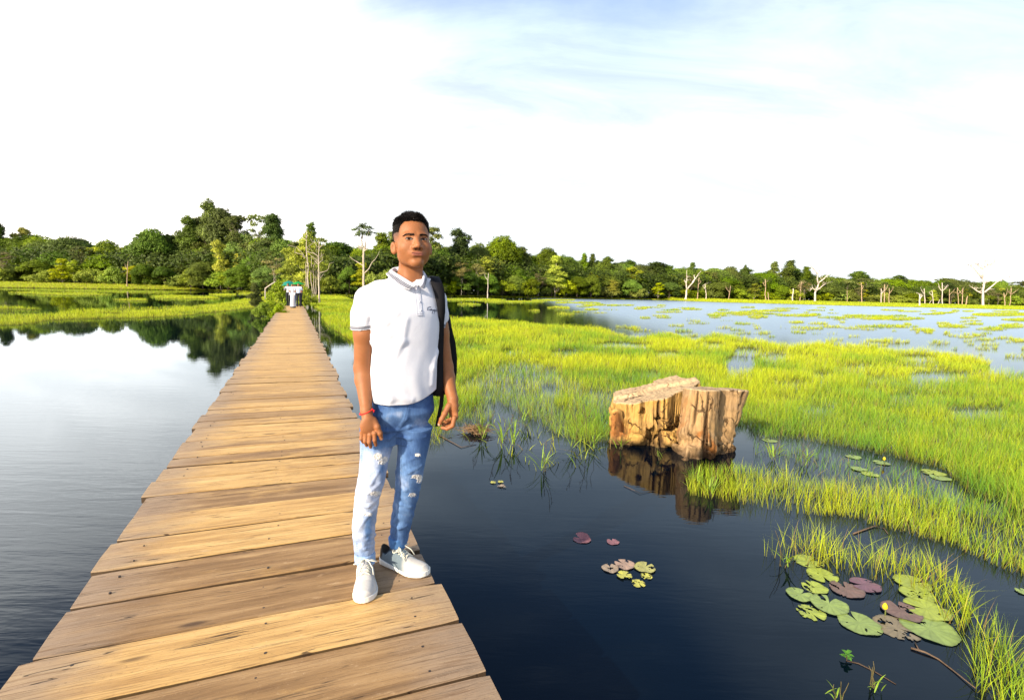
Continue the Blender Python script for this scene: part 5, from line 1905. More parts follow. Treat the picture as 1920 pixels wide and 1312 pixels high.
# the front of the thighs is rubbed pale; the lower left thigh too
fr_ = smoothstep(.02, .09, -(rel[:, 1]) + .04)
shin = np.exp(-(((px - 690) / 9) ** 2 + ((py - 992) / 24) ** 2)) * .55 + np.exp(-(((px - 716) / 7) ** 2 + ((py - 880) / 20) ** 2)) * .3 + np.exp(-(((px - 690) / 8) ** 2 + ((py - 948) / 7) ** 2)) * .25
pp_ = np.exp(-(((px - 745) / 26) ** 2 + ((py - 775) / 9) ** 2)) + np.exp(-(((px - 785) / 20) ** 2 + ((py - 790) / 14) ** 2)) * .8 + np.exp(-(((px - 725) / 8) ** 2 + ((py - 785) / 10) ** 2)) * .6
wash = np.clip(wash - shin + pp_ * .38 + (n1_ - .5) * .55 + (n2_ - .5) * .18, 0, 1)[:, None]
dark, midc, pale = np.array([.022, .058, .175]), np.array([.092, .175, .35]), np.array([.43, .485, .62])
C = np.where(wash < .5, dark + (midc - dark) * wash * 2, midc + (pale - midc) * (wash - .5) * 2)
for (x, y, rx, ry) in RIPS:
    dd = np.sqrt(((px - x) / rx) ** 2 + ((py - y) / ry) ** 2)
    e = (smoothstep(1.35, .8, dd + (n2_ - .5) * .5) * (V[:, 1] < MAN[1] + .05))[:, None]
    fiber = (.72 + .2 * np.sin(px * 2.2 + py * .8))[:, None] * np.array([.86, .84, .82])
    C = C * (1 - e) + fiber * e
# seams
for pts in ([(765, 760), (762, 775), (757, 790), (748, 800)], [(680, 790), (679, 830), (678, 880), (668, 930), (668, 990), (670, 1040)], [(752, 830), (753, 880), (749, 930), (745, 970), (741, 1005)]):
    R_ = resamp([(a, b_, 0) for a, b_ in pts], 60)
    dmin = np.min(np.hypot(px[:, None] - R_[None, :, 0], py[:, None] - R_[None, :, 1]), 1)
    e = (smoothstep(1.6, .6, dmin) * .6)[:, None]
    C = C * (1 - e) + np.clip(C * .45, 0, 1) * e
m, t = mat('faded_denim')
gc = t.n('ShaderNodeAttribute', attribute_name='Col').outputs['Color']
ob = t.n('ShaderNodeTexCoord').outputs['Object']
tw = t.noise(t.n('ShaderNodeMapping', {0: ob, 2: (0, .6, 0), 3: (900, 900, 120)}).outputs[0], 1, 2)
sl = t.noise(t.n('ShaderNodeMapping', {0: ob, 3: (160, 160, 30)}).outputs[0], 1, 4)
k = t.maprange(t.math('ADD', tw, sl), .7, 1.3, .78, 1.2, 'LINEAR')
finish(t, t.n('ShaderNodeVectorMath', {0: gc, 3: k}, operation='SCALE').outputs[0], .85, .15, t.math('ADD', tw, sl), .3, .003)
DENIM = m
jeans = link('jeans', np_mesh('jeans', V - MAN, Fc, C, True), DENIM, man)
# rolled cuffs
for (c_, top_, rad, col, yl) in [(AN_L, .045, .0465, (.25, .37, .58), 1), (AN_R, .045, .0425, (.06, .15, .34), 2)]:
    cz = c_[2] - (.004 if yl == 1 else -.008)
    vol = Vol((c_[0] - .08, c_[0] + .08), (c_[1] - .08, c_[1] + .08), (cz - .03, cz + .08), .0025)
    vol.loft([(cz + z__, c_[0] + z__ * .0, c_[1] - z__ * .25, rad + dr, (rad + dr) * 1.02, A_P) for z__, dr in ((-.012, .000), (-.006, .0025), (.02, .003), (.036, .0028), (.046, .001))], 0,
             fold=lambda un, vn, z: .0015 * np.sin(np.arctan2(vn, un) * 5 + z * 60))
    vol.cap((c_[0], c_[1] + .01, cz - .08), (c_[0], c_[1], cz + .015), rad - .005, rad - .005, .002, 's')
    V, Fc = vol.mesh()
    n_ = fbm(V[:, 0] * 50, V[:, 2] * 50, 4)[:, None]
    C = np.array(col) * (.75 + .5 * n_)
    link('cuff', np_mesh('cuff', V - MAN, Fc, C, True), DENIM, jeans)
THREAD = plain('frayed_cotton', (.82, .80, .77), .9, .1, .1)
mb = MB()
for (x, y, rx, ry) in RIPS:
    for k in range(int(10 + rx * 2)):
        a = jrg.uniform(-rx, rx)
        y0 = y - ry * jrg.uniform(.2, 1.0)
        pts = [JN.hit(x + a, y0), JN.hit(x + a + jrg.uniform(-2.5, 2.5), y0 + ry * jrg.uniform(.5, 1.2)), JN.hit(x + a + jrg.uniform(-4, 4), y0 + ry * jrg.uniform(1.0, 1.9))]
        if any(p is None for p in pts):
            continue
        q = V3(-.2, -.98, 0)
        mb.tube([pts[0] + q * .001, pts[1] + q * jrg.uniform(.003, .009), pts[2] + q * jrg.uniform(.001, .006)], .0009, 3, cap=False)
mb.build('frayed_threads', THREAD, jeans, origin=MAN)['kind'] = 'stuff'

# --- shoes
SH_UP = vcol('knit_shoe_fabric', .8, .2, var=.06, scale=260, bstr=.35)
SOLE = plain('white_rubber', (.66, .65, .61), .55, .3, .05, 40)
LACE = plain('pale_lace', (.62, .60, .50), .85, .1, .08, 60)
SH_DK = plain('dark_heel_patch', (.035, .032, .03), .7, .2)


def make_shoe(heel, toe, ankle, side, tones):
    fwd = (toe - heel) * [1, 1, 0]
    Ln = np.linalg.norm(fwd)
    fwd /= Ln
    rt_ = V3(-fwd[1], fwd[0], 0)           # to the left of the toe direction
    s_ = Ln / .285

    def P(a, b, c_):
        return heel * [1, 1, 0] + V3(0, 0, DECK) + fwd * a * s_ + rt_ * b + UP * c_
    lo = np.minimum(P(-.02, -.07, 0), P(.32, .07, .13))
    lo = np.min([P(a, b, 0) for a in (-.02, .31) for b in (-.07, .07)], 0)
    hi = np.max([P(a, b, .135) for a in (-.02, .31) for b in (-.07, .07)], 0)
    vol = Vol((lo[0], hi[0]), (lo[1], hi[1]), (DECK - .004, DECK + .135), .0026)
    x = vol.x[:, None, None] - heel[0]
    y = vol.y[None, :, None] - heel[1]
    z = vol.z[None, None, :] - DECK
    a = (x * fwd[0] + y * fwd[1]) / s_ + z * 0
    b = x * rt_[0] + y * rt_[1] + z * 0
    ka = [-.004, .004, .02, .06, .11, .16, .20, .235, .262, .278, .286, .290]
    wi = [.004, .018, .030, .034, .0345, .042, .0465, .044, .034, .021, .009, .001]
    hw_ = np.interp(a, ka[2:8], wi[2:8])
    hw_ = np.where(a > .215, .0465 * np.sqrt(np.clip(1 - ((a - .215) / .075) ** 2, 0.0004, 1)), hw_)
    hw_ = np.where(a < .03, .031 * np.sqrt(np.clip(1 - ((.03 - a) / .035) ** 2, 0.0004, 1)), hw_) * 1.10
    bc = np.interp(a, [0, .1, .2, .29], [0, .002, .002, -.006]) * side
    ht = np.interp(a, [-.004, 0, .02, .05, .085, .12, .16, .20, .24, .27, .29], [.05, .086, .098, .092, .098, .090, .074, .060, .052, .044, .022])
    toe_up = np.interp(a, [.2, .29], [0, .010])
    q = ((np.abs((b - bc) / np.maximum(hw_, .001))) ** 2.4 + np.abs((z - toe_up) / ht) ** 2.4) ** (1 / 2.4)
    d = (q - 1) * np.minimum(np.maximum(hw_, .006), ht) * .8
    d = np.maximum(d, -z + .012)
    d = np.maximum(d, np.maximum(a - .288, -.004 - a) * .9)
    vol.f = d.astype(np.float32)
    vol.cap(P(.045, 0, .07), P(.035, 0, .14), .030, .036, .006, 's')
    vol.cap(P(.07, 0, .095), P(.06, 0, .14), .026, .034, .006, 's')
    # tongue
    vol.chain([P(.15, .001, .066), P(.105, .001, .088), P(.086, .001, .108)], [.017, .018, .014], .006)
    V, Fc = vol.mesh()
    r_ = V - heel
    va, vb, vz = (r_ @ fwd) / s_, r_ @ rt_, V[:, 2] - DECK
    C = np.tile(np.array(tones[0]), (len(V), 1))
    g = smoothstep(.195, .15, va + .25 * (vz - .05))[:, None]
    C = C * (1 - g) + np.array(tones[1]) * g
    dk = (smoothstep(.035, .022, va - .3 * (vz - .05)) * (vz > .02))[:, None]
    C = C * (1 - dk) + np.array(tones[2]) * dk
    C *= (.93 + .14 * fbm(va * 90, vb * 90, 2))[:, None]
    sh = empty('shoe', tuple(P(.14, 0, 0) - MAN), None, None)
    sh.parent = man
    org = P(.14, 0, 0)
    link('upper', np_mesh('upper', V - org, Fc, C, True), SH_UP, sh)
    vol.f = (np.maximum(np.maximum((np.abs(b - bc) - (hw_ + .0045)) * .85, z - (.021 + toe_up * .7 + .006 * np.cos(a * 18)) + (a > .23) * 0), -z + toe_up * .45)).astype(np.float32)
    vol.f = np.maximum(vol.f, (np.maximum(a - .291, -.008 - a) * .9).astype(np.float32))
    V, Fc = vol.mesh()
    me_ = np_mesh('sole', V - org, Fc, None, True)
    link('sole', me_, SOLE, sh)
    # laces: rungs, then a bow with loose ends
    mb = MB()
    rr = .0026

    def top(a_, b_):
        h_ = float(np.interp(a_, [.085, .12, .16, .20], [.098, .092, .076, .062]))
        return P(a_, b_, h_ * (1 - .22 * (abs(b_) / .03) ** 2.4) + .004)
    for i, a_ in enumerate(np.linspace(.175, .098, 6)):
        sg = 1 if i % 2 else -1
        mb.tube([top(a_, -.026 * sg), top(a_ - .004, -.012 * sg), top(a_ - .009, .010 * sg), top(a_ - .012, .025 * sg)], rr, 6)
        mb.tube([top(a_, .026 * sg), top(a_ - .004, .012 * sg), top(a_ - .009, -.010 * sg) + UP * .003, top(a_ - .012, -.025 * sg)], rr, 6)
    k0 = top(.105, 0) + UP * .006
    mb.tube([k0 - rt_ * .005, k0 + rt_ * .005], .0055, 6)
    for sg, l1, dp in ((1, .055, .03), (-1, .050, .034)):
        lp = []
        for f in np.linspace(0, 1, 16):
            an = f * 2 * math.pi
            lp.append(k0 + rt_ * sg * l1 * .5 * (1 - math.cos(an)) + fwd * .016 * math.sin(an) + fwd * l1 * .35 * .5 * (1 - math.cos(an)) + UP * (.006 * math.sin(an) - dp * .5 * (1 - math.cos(an)) * .6 + .012 * math.sin(f * math.pi)))
        mb.tube(lp, rr, 6)
        e = [k0, k0 + rt_ * sg * .018 + fwd * .03 + UP * .004, k0 + rt_ * sg * .034 + fwd * .055 - UP * .016, k0 + rt_ * sg * .038 + fwd * .075 - UP * .040]
        mb.tube(e, rr, 6)
    mb.build('lace', LACE, sh, origin=org)
    return sh


hl, tl = at(683, 1066, DECK), at(685, 1131, DECK)
make_shoe(hl + V3(0, .01, 0), tl, AN_L, 1, ((.50, .48, .45), (.33, .33, .34), (.10, .09, .08)))
hr_, tr_ = at(717, 1049, DECK), at(800, 1080, DECK)
make_shoe(hr_, tr_, AN_R, -1, ((.48, .46, .43), (.12, .16, .19), (.03, .028, .026)))

# --- bracelet
RED = plain('red_cord', (.62, .02, .02), .7, .2, .2, 300)
mb = MB()
ring = []
wc = B(686.5, 771, 2.203)
for a in np.linspace(0, 2 * math.pi, 25):
    ring.append(wc + R_P * .0275 * math.cos(a) + F_P * .0265 * math.sin(a) + UP * (.011 * math.cos(a)))
mb.tube(ring, .0030, 6)
kn = ring[2]
for k in range(5):
    mb.tube([kn, kn + V3(jrg.uniform(0, .018), -.006, jrg.uniform(-.012, .008))], .0018, 4)
mb.tube([kn - V3(.004, .002, 0), kn + V3(.005, -.003, 0)], .005, 6)
mb.build('bracelet', RED, man, origin=MAN)

# --- backpack hung from his left shoulder
bpm, t = mat('black_nylon')
ob = t.n('ShaderNodeTexCoord').outputs['Object']
nn = t.noise(ob, 500, 2)
finish(t, (.008, .008, .010, 1), .8, .12, t.math('ADD', nn, t.noise(ob, 22, 3)), .3, .004)
bo = B(800, 660, 2.56)
pack = empty('backpack', tuple(bo), 'black backpack hung behind the left shoulder of the man by one padded strap', 'backpack')
vol = Vol((-.62, -.16), (2.38, 2.78), (1.30, 1.90), .004)
x, y, z = vol.x[:, None, None] - bo[0], vol.y[None, :, None] - bo[1], vol.z[None, None, :] - bo[2]
uu, vv = x * R_T[0] + y * R_T[1] + z * 0, x * F_T[0] + y * F_T[1] + z * 0
hh, rd = V3(.135, .075, .225), .055
w2 = hh[0] * (1 - .25 * np.clip(z / .23, 0, 1) ** 2)
q0, q1, q2 = np.abs(uu) - w2 + rd, np.abs(vv) - hh[1] + rd, np.abs(z) - hh[2] + rd + 0 * x
d = np.sqrt(np.maximum(q0, 0) ** 2 + np.maximum(q1, 0) ** 2 + np.maximum(q2, 0) ** 2) + np.minimum(np.maximum(np.maximum(q0, q1), q2), 0) - rd
vol.f = d.astype(np.float32)
vol.ell(bo - F_T * .09 - UP * .06, (.10, .04, .12), np.array([R_T, F_T, UP]), .02)
V, Fc = vol.mesh()
link('pack_body', np_mesh('pack_body', V - bo, Fc, None, True), bpm, pack)
# strap over the shoulder: outline columns from the photograph, laid on the shirt
CR = [(808, 829, 530), (811, 832, 540), (814.5, 834, 552), (818, 834.5, 568), (820.5, 834, 585), (822, 833, 605), (821, 832, 630), (820, 831, 660), (819, 831, 690), (818, 831, 720), (817, 830, 742)]
Pc, Sc, Hf, Oo = [], [], [], []
base_y = 2.40
top0 = B(812, 524, 2.52)
for (l, r_, y) in CR:
    h = [TS.hit(x__, y) for x__ in (l, (l + r_) / 2, min(r_, 828))]
    h = [q for q in h if q is not None]
    Yd = min(q[1] for q in h) - .008 if h and y < 600 else 2.37
    Yd = max(2.30, min(Yd, 2.42))
    a, b_ = B(l, y, Yd), B(r_, y, Yd + .012)
    Pc.append((a + b_) / 2)
    Sc.append((b_ - a) / np.linalg.norm(b_ - a))
    Hf.append(np.linalg.norm(b_ - a) / 2)
    Oo.append(V3(.2, -.98, 0))
Yk = np.array([p[1] for p in Pc])
Yk = np.convolve(np.pad(Yk, 1, 'edge'), [.25, .5, .25], 'valid')
for p, yk in zip(Pc, Yk):
    p[1] = yk
Pc = [bo + UP * .19 + R_T * .03, top0 + UP * .004, B(815, 523, 2.44)] + Pc
Sc = [R_T, R_T, R_T] + Sc
Hf = [.025, .026, .026] + Hf
Oo = [V3(0, .6, .8), V3(0, .1, 1), V3(0, -.5, .85)] + Oo
mb = MB()
mb.add(*ribbon(Pc, Sc, np.array(Hf), .011, Oo))
mb.build('shoulder_strap', bpm, pack, True, bo)
mb = MB()
P = [B(829, 738, 2.40), B(827, 760, 2.40), B(822.5, 780, 2.395), B(819, 799, 2.39)]
mb.add(*ribbon(P, [R_T] * 4, [.011, .011, .010, .009], .003, [V3(.2, -.98, 0)] * 4))
mb.build('loose_strap', bpm, pack, False, bo)
mb = MB()
P = [B(842, 612, 2.56), B(849, 640, 2.57), B(852.5, 670, 2.57), B(852, 700, 2.56), B(846, 735, 2.55)]
mb.add(*ribbon(P, [R_T] * 5, .014, .004, [V3(.2, -.98, 0)] * 5))
mb.build('side_strap', bpm, pack, False, bo)
print('person done')

# ------------------------------------------------------------ the two cut stumps
m, t = mat('split_stump_wood')
gc = t.n('ShaderNodeAttribute', attribute_name='Col').outputs['Color']
ob = t.n('ShaderNodeTexCoord').outputs['Object']
gr = t.noise(t.n('ShaderNodeMapping', {0: ob, 3: (26, 26, 2.2)}).outputs[0], 1.0, 6, .65, .4)
fg = t.noise(ob, 60, 5, .7)
c = t.n('ShaderNodeVectorMath', {0: gc, 3: t.maprange(gr, .3, .7, .62, 1.3, 'LINEAR')}, operation='SCALE').outputs[0]
vk = t.n('ShaderNodeTexVoronoi', {'Vector': t.n('ShaderNodeMapping', {0: t.n('ShaderNodeVectorMath', {0: ob, 1: t.n('ShaderNodeVectorMath', {0: t.n('ShaderNodeTexNoise', {'Vector': ob, 'Scale': 4.0, 'Detail': 4}).outputs[1], 3: .35}, operation='SCALE').outputs[0]}).outputs[0], 3: (7, 7, 3)}).outputs[0], 'Scale': 1.0}, feature='DISTANCE_TO_EDGE')
crk = t.math('MULTIPLY', t.maprange(vk.outputs[0], .05, .012), t.maprange(t.noise(ob, 3, 3), .5, .6))
c = t.mix(t.math('MULTIPLY', crk, .9), c, (.05, .025, .01, 1))
c = t.mix(t.maprange(gr, .42, .32, 0, .8), c, (.09, .045, .018, 1))
finish(t, c, .8, .18, t.math('ADD', t.math('SUBTRACT', t.math('MULTIPLY', gr, 1.2), crk), t.math('MULTIPLY', fg, .5)), .9, .02)
STUMP = m


def stump_mesh(name, vol, ctr, seed, topz, label):
    X3 = vol.x[:, None, None] + 0 * vol.z[None, None, :] + 0 * vol.y[None, :, None]
    Y3 = vol.y[None, :, None] + 0 * X3
    Z3 = vol.z[None, None, :] + 0 * X3
    ang = np.arctan2(Y3 - ctr[1], X3 - ctr[0])
    gv = vnoise(ang * 9 + Z3 * .8, Z3 * 1.2 + seed, seed) * .6 + vnoise(ang * 23 + Z3 * 1.5, Z3 * 2 + seed, seed + 2) * .4
    groove = np.clip(.42 - gv, 0, 1)
    side = np.clip((topz(X3, Y3) - Z3) / .05, 0, 1)
    lump = fbm(X3 * 6 + Z3 * 4, Y3 * 5 + Z3 * 7, seed, 3) - .5
    low = np.clip((.38 - Z3) / .3, 0, 1)
    vol.f = vol.f + (groove * (.30 if seed == 3 else .13) * side + lump * .05 + low * lump * .16 + side * .012 * (vnoise(ang * 60, Z3 * 5, seed + 4) - .5)).astype(np.float32)
    vol.f = np.maximum(vol.f, (Z3 - topz(X3, Y3) - .010 * (vnoise(X3 * 40, Y3 * 8, 3) - .5)).astype(np.float32))
    V, Fc = vol.mesh()
    a_ = np.arctan2(V[:, 1] - ctr[1], V[:, 0] - ctr[0])
    g2 = vnoise(a_ * 9 + V[:, 2] * .8, V[:, 2] * 1.2 + seed, seed) * .6 + vnoise(a_ * 23 + V[:, 2] * 1.5, V[:, 2] * 2 + seed, seed + 2) * .4
    n_ = fbm(V[:, 0] * 5 + V[:, 2] * 3, V[:, 1] * 4 + V[:, 2] * 6, seed + 5)[:, None]
    gold, tan_, red = np.array([.50, .285, .060]), np.array([.36, .22, .085]), np.array([.27, .11, .03])
    C = gold * (1 - n_) + tan_ * n_
    if seed == 8:
        gold, tan_ = np.array([.36, .215, .085]), np.array([.30, .20, .11])
        C = gold * (1 - n_) + tan_ * n_
    r_ = smoothstep(.60, .72, fbm(V[:, 0] * 3, V[:, 1] * 3 + V[:, 2] * 2, seed + 9))[:, None]
    C = C * (1 - r_) + red * r_
    dk = np.clip((.38 - g2) / .12, 0, 1)[:, None] * .92
    C = C * (1 - dk) + np.array([.07, .035, .015]) * dk
    wet = smoothstep(.13, .03, V[:, 2] + .05 * (n_[:, 0] - .5))[:, None] * .7
    C = C * (1 - wet) + np.array([.05, .03, .018]) * wet
    tp = smoothstep(.02, .006, topz(V[:, 0], V[:, 1]) - V[:, 2])[:, None]
    C = C * (1 - tp) + np.array([.45, .32, .18]) * tp * (.85 + .3 * n_)
    o3 = np.array([ctr[0], ctr[1], 0.])
    o = link('tree_stump', np_mesh('tree_stump', V - o3, Fc, C, True), STUMP, None, tuple(o3))
    tag(o, label, 'tree stump')
    return o


c1 = V3(1.83, 6.46, 0)
vol = Vol((1.05, 2.65), (5.85, 7.25), (-.18, .95), .0105)
X3, Y3, Z3 = vol.x[:, None, None], vol.y[None, :, None], vol.z[None, None, :]
ang = np.arctan2(Y3 - c1[1], X3 - c1[0])
rad = 1 + .10 * np.sin(ang * 3 + .6) + .07 * np.sin(ang * 5 + 2) + .05 * np.sin(ang * 8 + 1)
flare = 1 - .04 * np.clip(Z3 / .7, 0, 1)
q = np.sqrt(((X3 - c1[0]) / .55) ** 2 + ((Y3 - c1[1]) / .38) ** 2)
vol.f = ((q / (rad * flare) - 1) * .42).astype(np.float32)
vol.cap(V3(2.20, 5.95, -.2), V3(2.27, 6.02, .9), .11, .08, .02, 's')
vol.comb((slice(None),) * 3, np.broadcast_to(np.maximum(np.abs(X3 - 2.12) - .16, np.maximum(np.abs(Y3 - 6.62) - .3, np.abs(Z3) - 1)), vol.f.shape), .1)
# hollows under the front, lumps of root
F3 = B(1258, 812, 6.12)
for (x, y, a_, b_, c_, ry) in [(1262, 805, .17, .20, .045, 0), (1224, 815, .035, .20, .12, 0), (1177, 795, .022, .16, .20, 0), (1284, 790, .06, .20, .10, 0), (1205, 775, .05, .16, .02, 0), (1240, 785, .08, .16, .018, 0)]:
    vol.ell(B(x, y, 6.08), (a_, b_, c_), None, .02, 's')
vol.ell(B(1252, 824, 6.05), (.13, .11, .085), None, .012)
vol.ell(B(1196, 822, 6.05), (.10, .10, .095), None, .015)
vol.cap(B(1158, 775, 6.22), B(1158, 838, 6.18), .07, .08, .03)
stump_mesh('left', vol, c1, 3, lambda x, y: .455 + (x - 1.27) * .27 + .04 * smoothstep(6.50, 6.56, y + .05 * np.sin(x * 9)), 'wide low cut stump with a sloping top left of the taller stump in the water')
c2 = V3(2.42, 5.98, 0)
vol = Vol((1.80, 3.00), (5.40, 6.50), (-.18, .90), .0105)
vol.cap(V3(2.14, 5.78, -.2), V3(2.27, 5.90, .85), .215, .215, 0)
vol.cap(V3(2.53, 6.04, -.2), V3(2.70, 6.10, .85), .150, .20, .02)
vol.cap(V3(2.40, 6.03, -.2), V3(2.45, 6.06, .85), .17, .18, .05)
vol.cap(V3(2.40, 5.74, -.2), V3(2.52, 5.80, .95), .035, .05, .02, 's')
vol.cap(V3(2.20, 5.52, -.1), V3(2.22, 5.66, .50), .055, .02, .05)
vol.cap(V3(2.00, 5.60, -.1), V3(2.09, 5.72, .55), .05, .02, .05)
vol.cap(V3(2.11, 5.53, .10), V3(2.14, 5.62, .42), .035, .02, .05, 's')
vol.cap(V3(2.62, 5.86, .42), V3(2.64, 5.86, .9), .03, .05, .03, 's')
stump_mesh('right', vol, c2, 8, lambda x, y: .80 - (x - 2.0) * .03 - .10 * (y - 5.7), 'taller upright cut stump with a deep vertical cleft right of the low stump')

# ------------------------------------------------------------ water lilies
LILY = vcol('lily_leaf', .38, .45, transl=.12, var=.10, scale=35, bstr=.25)
lr = np.random.default_rng(9)
GRN, YGR, PUR, BRN, BEI, YEL = (.27, .36, .09), (.36, .43, .06), (.26, .11, .12), (.20, .12, .095), (.36, .27, .18), (.52, .50, .09)


def pad(x, y, rpx, col, label, notch=None, torn=0.0, fold=False, name='lily_pad', group=None, lift=.004):
    c3 = at(x, y, 0)
    R_ = rpx / F_PX * math.hypot(c3[0], c3[1]) * .86
    na, nr_ = 56, 9
    notch = lr.uniform(0, 6.28) if notch is None else notch
    V, C, Q = [], [], []
    sd_ = lr.uniform(0, 99)
    hw_ = .24
    for j in range(nr_ + 1):
        for i in range(na + 1):
            f = j / nr_
            a = notch + hw_ * f + (2 * math.pi - 2 * hw_ * f) * i / na
            rr = R_ * f * (1 + .035 * math.sin(a * 3 + sd_) + .02 * math.sin(a * 7 + sd_) + .012 * math.sin(a * 23))
            z = lift + .0015 * math.sin(a * 5 + sd_) * f + .0025 * f * f * max(0, math.sin(a * 2 + sd_))
            px_, py_ = rr * math.cos(a), rr * math.sin(a)
            if fold and py_ > 0:
                z += py_ * .55
                py_ *= .55
            V.append((px_, py_, z))
            vein = .80 if i % 4 == 0 and f > .1 else 1
            n_ = float(fbm(np.array(px_ * 30 + sd_), np.array(py_ * 30), 3))
            edge_ = 1 - .35 * (j == nr_)
            C.append(np.array(col) * (.72 + .5 * n_) * vein * edge_)
    for j in range(nr_):
        for i in range(na):
            v = [j * (na + 1) + i, j * (na + 1) + i + 1, (j + 1) * (na + 1) + i + 1, (j + 1) * (na + 1) + i]
            if torn:
                m_ = np.mean([V[k] for k in v], 0)
                n_ = float(fbm(np.array(m_[0] / R_ * 2.6 + sd_), np.array(m_[1] / R_ * 2.6 + 5), 7, 3))
                if n_ < .22 + torn * .26 * (j / nr_) ** .5:
                    continue
            Q.append(v)
    o = link(name, np_mesh(name, V, np.array(Q), C, True), LILY, None, (c3[0], c3[1], 0))
    return tag(o, label, 'lily pad', group)


PADS = [(1516, 1053, 26, YGR, 'green lily pad topmost of the group beside the grass strip', .4, .3), (1541, 1079, 27, YGR, 'round green lily pad just below the topmost one', 4.6, .15),
        (1527, 1102, 23, YGR, 'bright ragged lily pad full of holes between two round pads', 2.0, .9), (1499, 1116, 24, GRN, 'leftmost round green lily pad of the group', .5, .1),
        (1554, 1135, 33, GRN, 'large green lily pad with a wide notch in the middle of the group', .9, .15), (1520, 1149, 26, YGR, 'torn pale green lily pad lowest at the left', 4.9, .55),
        (1611, 1169, 36, GRN, 'biggest pale green lily pad notched at the top, lowest in the middle', 1.6, .1), (1587, 1106, 29, BRN, 'reddish brown lily pad right of the ragged one', 1.4, .1),
        (1622, 1098, 25, (.20, .10, .13), 'purple brown lily pad half under water behind the reddish one', 3.0, .3), (1690, 1147, 31, BRN, 'dark brown lily pad right of the yellow bud', 1.3, .05),
        (1680, 1177, 36, (.24, .19, .11), 'torn olive brown lily pad below the yellow bud', 5.6, .5), (1743, 1179, 42, GRN, 'large long green lily pad at the foot of the tall grass', 2.2, .08),
        (1711, 1094, 28, YGR, 'yellow green lily pad highest against the tall grass', .2, .2), (1720, 1116, 26, YGR, 'yellow green lily pad second down against the tall grass', .6, .3),
        (1738, 1144, 34, YGR, 'yellow green lily pad third down partly under the tall grass', 2.8, .2),
        (1149, 1016, 14, PUR, 'small round purple lily pad alone on dark water', 1.7, .2), (1144, 1066, 19, BEI, 'beige lily pad with a hole at the left of the small cluster', 1.5, .3),
        (1171, 1059, 22, (.40, .27, .19), 'pinkish beige lily pad at the back of the small cluster', 2.3, .2), (1209, 1065, 23, (.42, .40, .12), 'olive yellow lily pad at the right of the small cluster', .9, .15),
        (1171, 1080, 17, YEL, 'yellow eaten lily pad at the front of the small cluster', .6, .7), (1197, 1094, 16, YEL, 'yellow shredded lily pad lowest of the small cluster', 5.0, 1.0),
        (1212, 1081, 13, YEL, 'small yellow scrap of lily leaf at the right of the cluster', 4.4, 1.0), (925, 905, 7, YEL, 'tiny yellow leaf scrap left of its twin on the water', 1, .8),
        (939, 904, 7, YEL, 'tiny yellow leaf scrap right of its twin on the water', 2, .8), (941, 913, 11, BEI, 'small beige leaf scrap below the two tiny ones', 3, .9),
        (1443, 826, 14, GRN, 'green lily pad in the pool right behind the tall stump', 1, .2), (1600, 857, 13, GRN, 'green lily pad highest in the pool behind the grass tongue', 2, .2),
        (1653, 868, 13, GRN, 'green lily pad next to the standing yellow bud', 3, .2), (1750, 887, 17, YGR, 'green lily pad rightmost pair upper in the pool', 4, .2), (1610, 880, 13, GRN, 'green lily pad left in the middle of the pool', 5, .2),
        (1632, 889, 14, YGR, 'green lily pad low in the middle of the pool', .4, .2), (1763, 896, 15, GRN, 'green lily pad rightmost pair lower in the pool', 1.4, .2), (1918, 1110, 10, GRN, 'small green lily leaf at the right picture edge', 1.4, .2)]
for i, (x, y, r_, col, lab, nt, torn) in enumerate(PADS):
    pad(x, y, r_, col, lab, nt, torn, lift=.004 + .0016 * (i % 5))
pad(1091, 1011, 20, PUR, 'folded purple lily pad left of the small round purple one', 2.6, .1, True)
# yellow buds on stalks
BUD = plain('yellow_petal', (.75, .55, .02), .5, .3, .1, 60, transl=.2)
STALK = plain('green_stalk', (.10, .12, .03), .6, .3, .2, 30)
for (x, y, by, lab) in [(1659.5, 1137, 1154, 'yellow lily bud standing over the brown pads at the lower right'), (1658, 860, 872, 'small yellow lily bud standing in the pool behind the grass tongue'),
                        (1914, 842, 856, 'small yellow bud in the grass at the right picture edge')]:
    b0 = at(x, by, 0)
    tp = B(x, y, b0[1])
    e = empty('lily_bud', tuple(b0), lab, 'lily bud')
    mb = MB()
    mb.tube([b0 - (0, 0, .1), b0 + (tp - b0) * .5 + (.003, 0, 0), tp], [.004, .004, .004], 6)
    mb.build('stem', STALK, e, origin=b0)
    mb = MB()
    hh = .028
    mb.tube([tp - (0, 0, hh * .6), tp - (0, 0, hh * .35), tp, tp + (0, 0, hh * .5), tp + (0, 0, hh * .9)], [.004, .012, .0155, .011, .002], 9)
    mb.build('petals', BUD, e, origin=b0)

# ------------------------------------------------------------ single water plants, twigs, drift
REED = vcol('reed_leaf', .5, .3, transl=.3)


def leaf_ribbon(mb, p0, dr, ln, wd, col, droop=.6, n=7):
    P, W_, A_ = [], [], []
    p = np.array(p0, float)
    d = np.array(dr, float)
    d /= np.linalg.norm(d)
    s_ = np.cross(d, (0, 0, 1))
    s_ /= np.linalg.norm(s_) + 1e-6
    for k in range(n + 1):
        f = k / n
        P.append(p.copy())
        W_.append(wd * math.sin(math.pi * (f * .85 + .15)) * .5)
        p = p + d * ln / n
        d = d - np.array([0, 0, droop / n])
        d /= np.linalg.norm(d)
    V, Q = [], []
    for k, (p, w__) in enumerate(zip(P, W_)):
        V += [p - s_ * w__ + (0, 0, w__ * .4), p - (0, 0, .0), p + s_ * w__ + (0, 0, w__ * .4)]
        if k:
            a = 3 * (k - 1)
            Q += [(a, a + 1, a + 4, a + 3), (a + 1, a + 2, a + 5, a + 4)]
    mb.add(V, Q, np.array(col))


pr_ = np.random.default_rng(31)


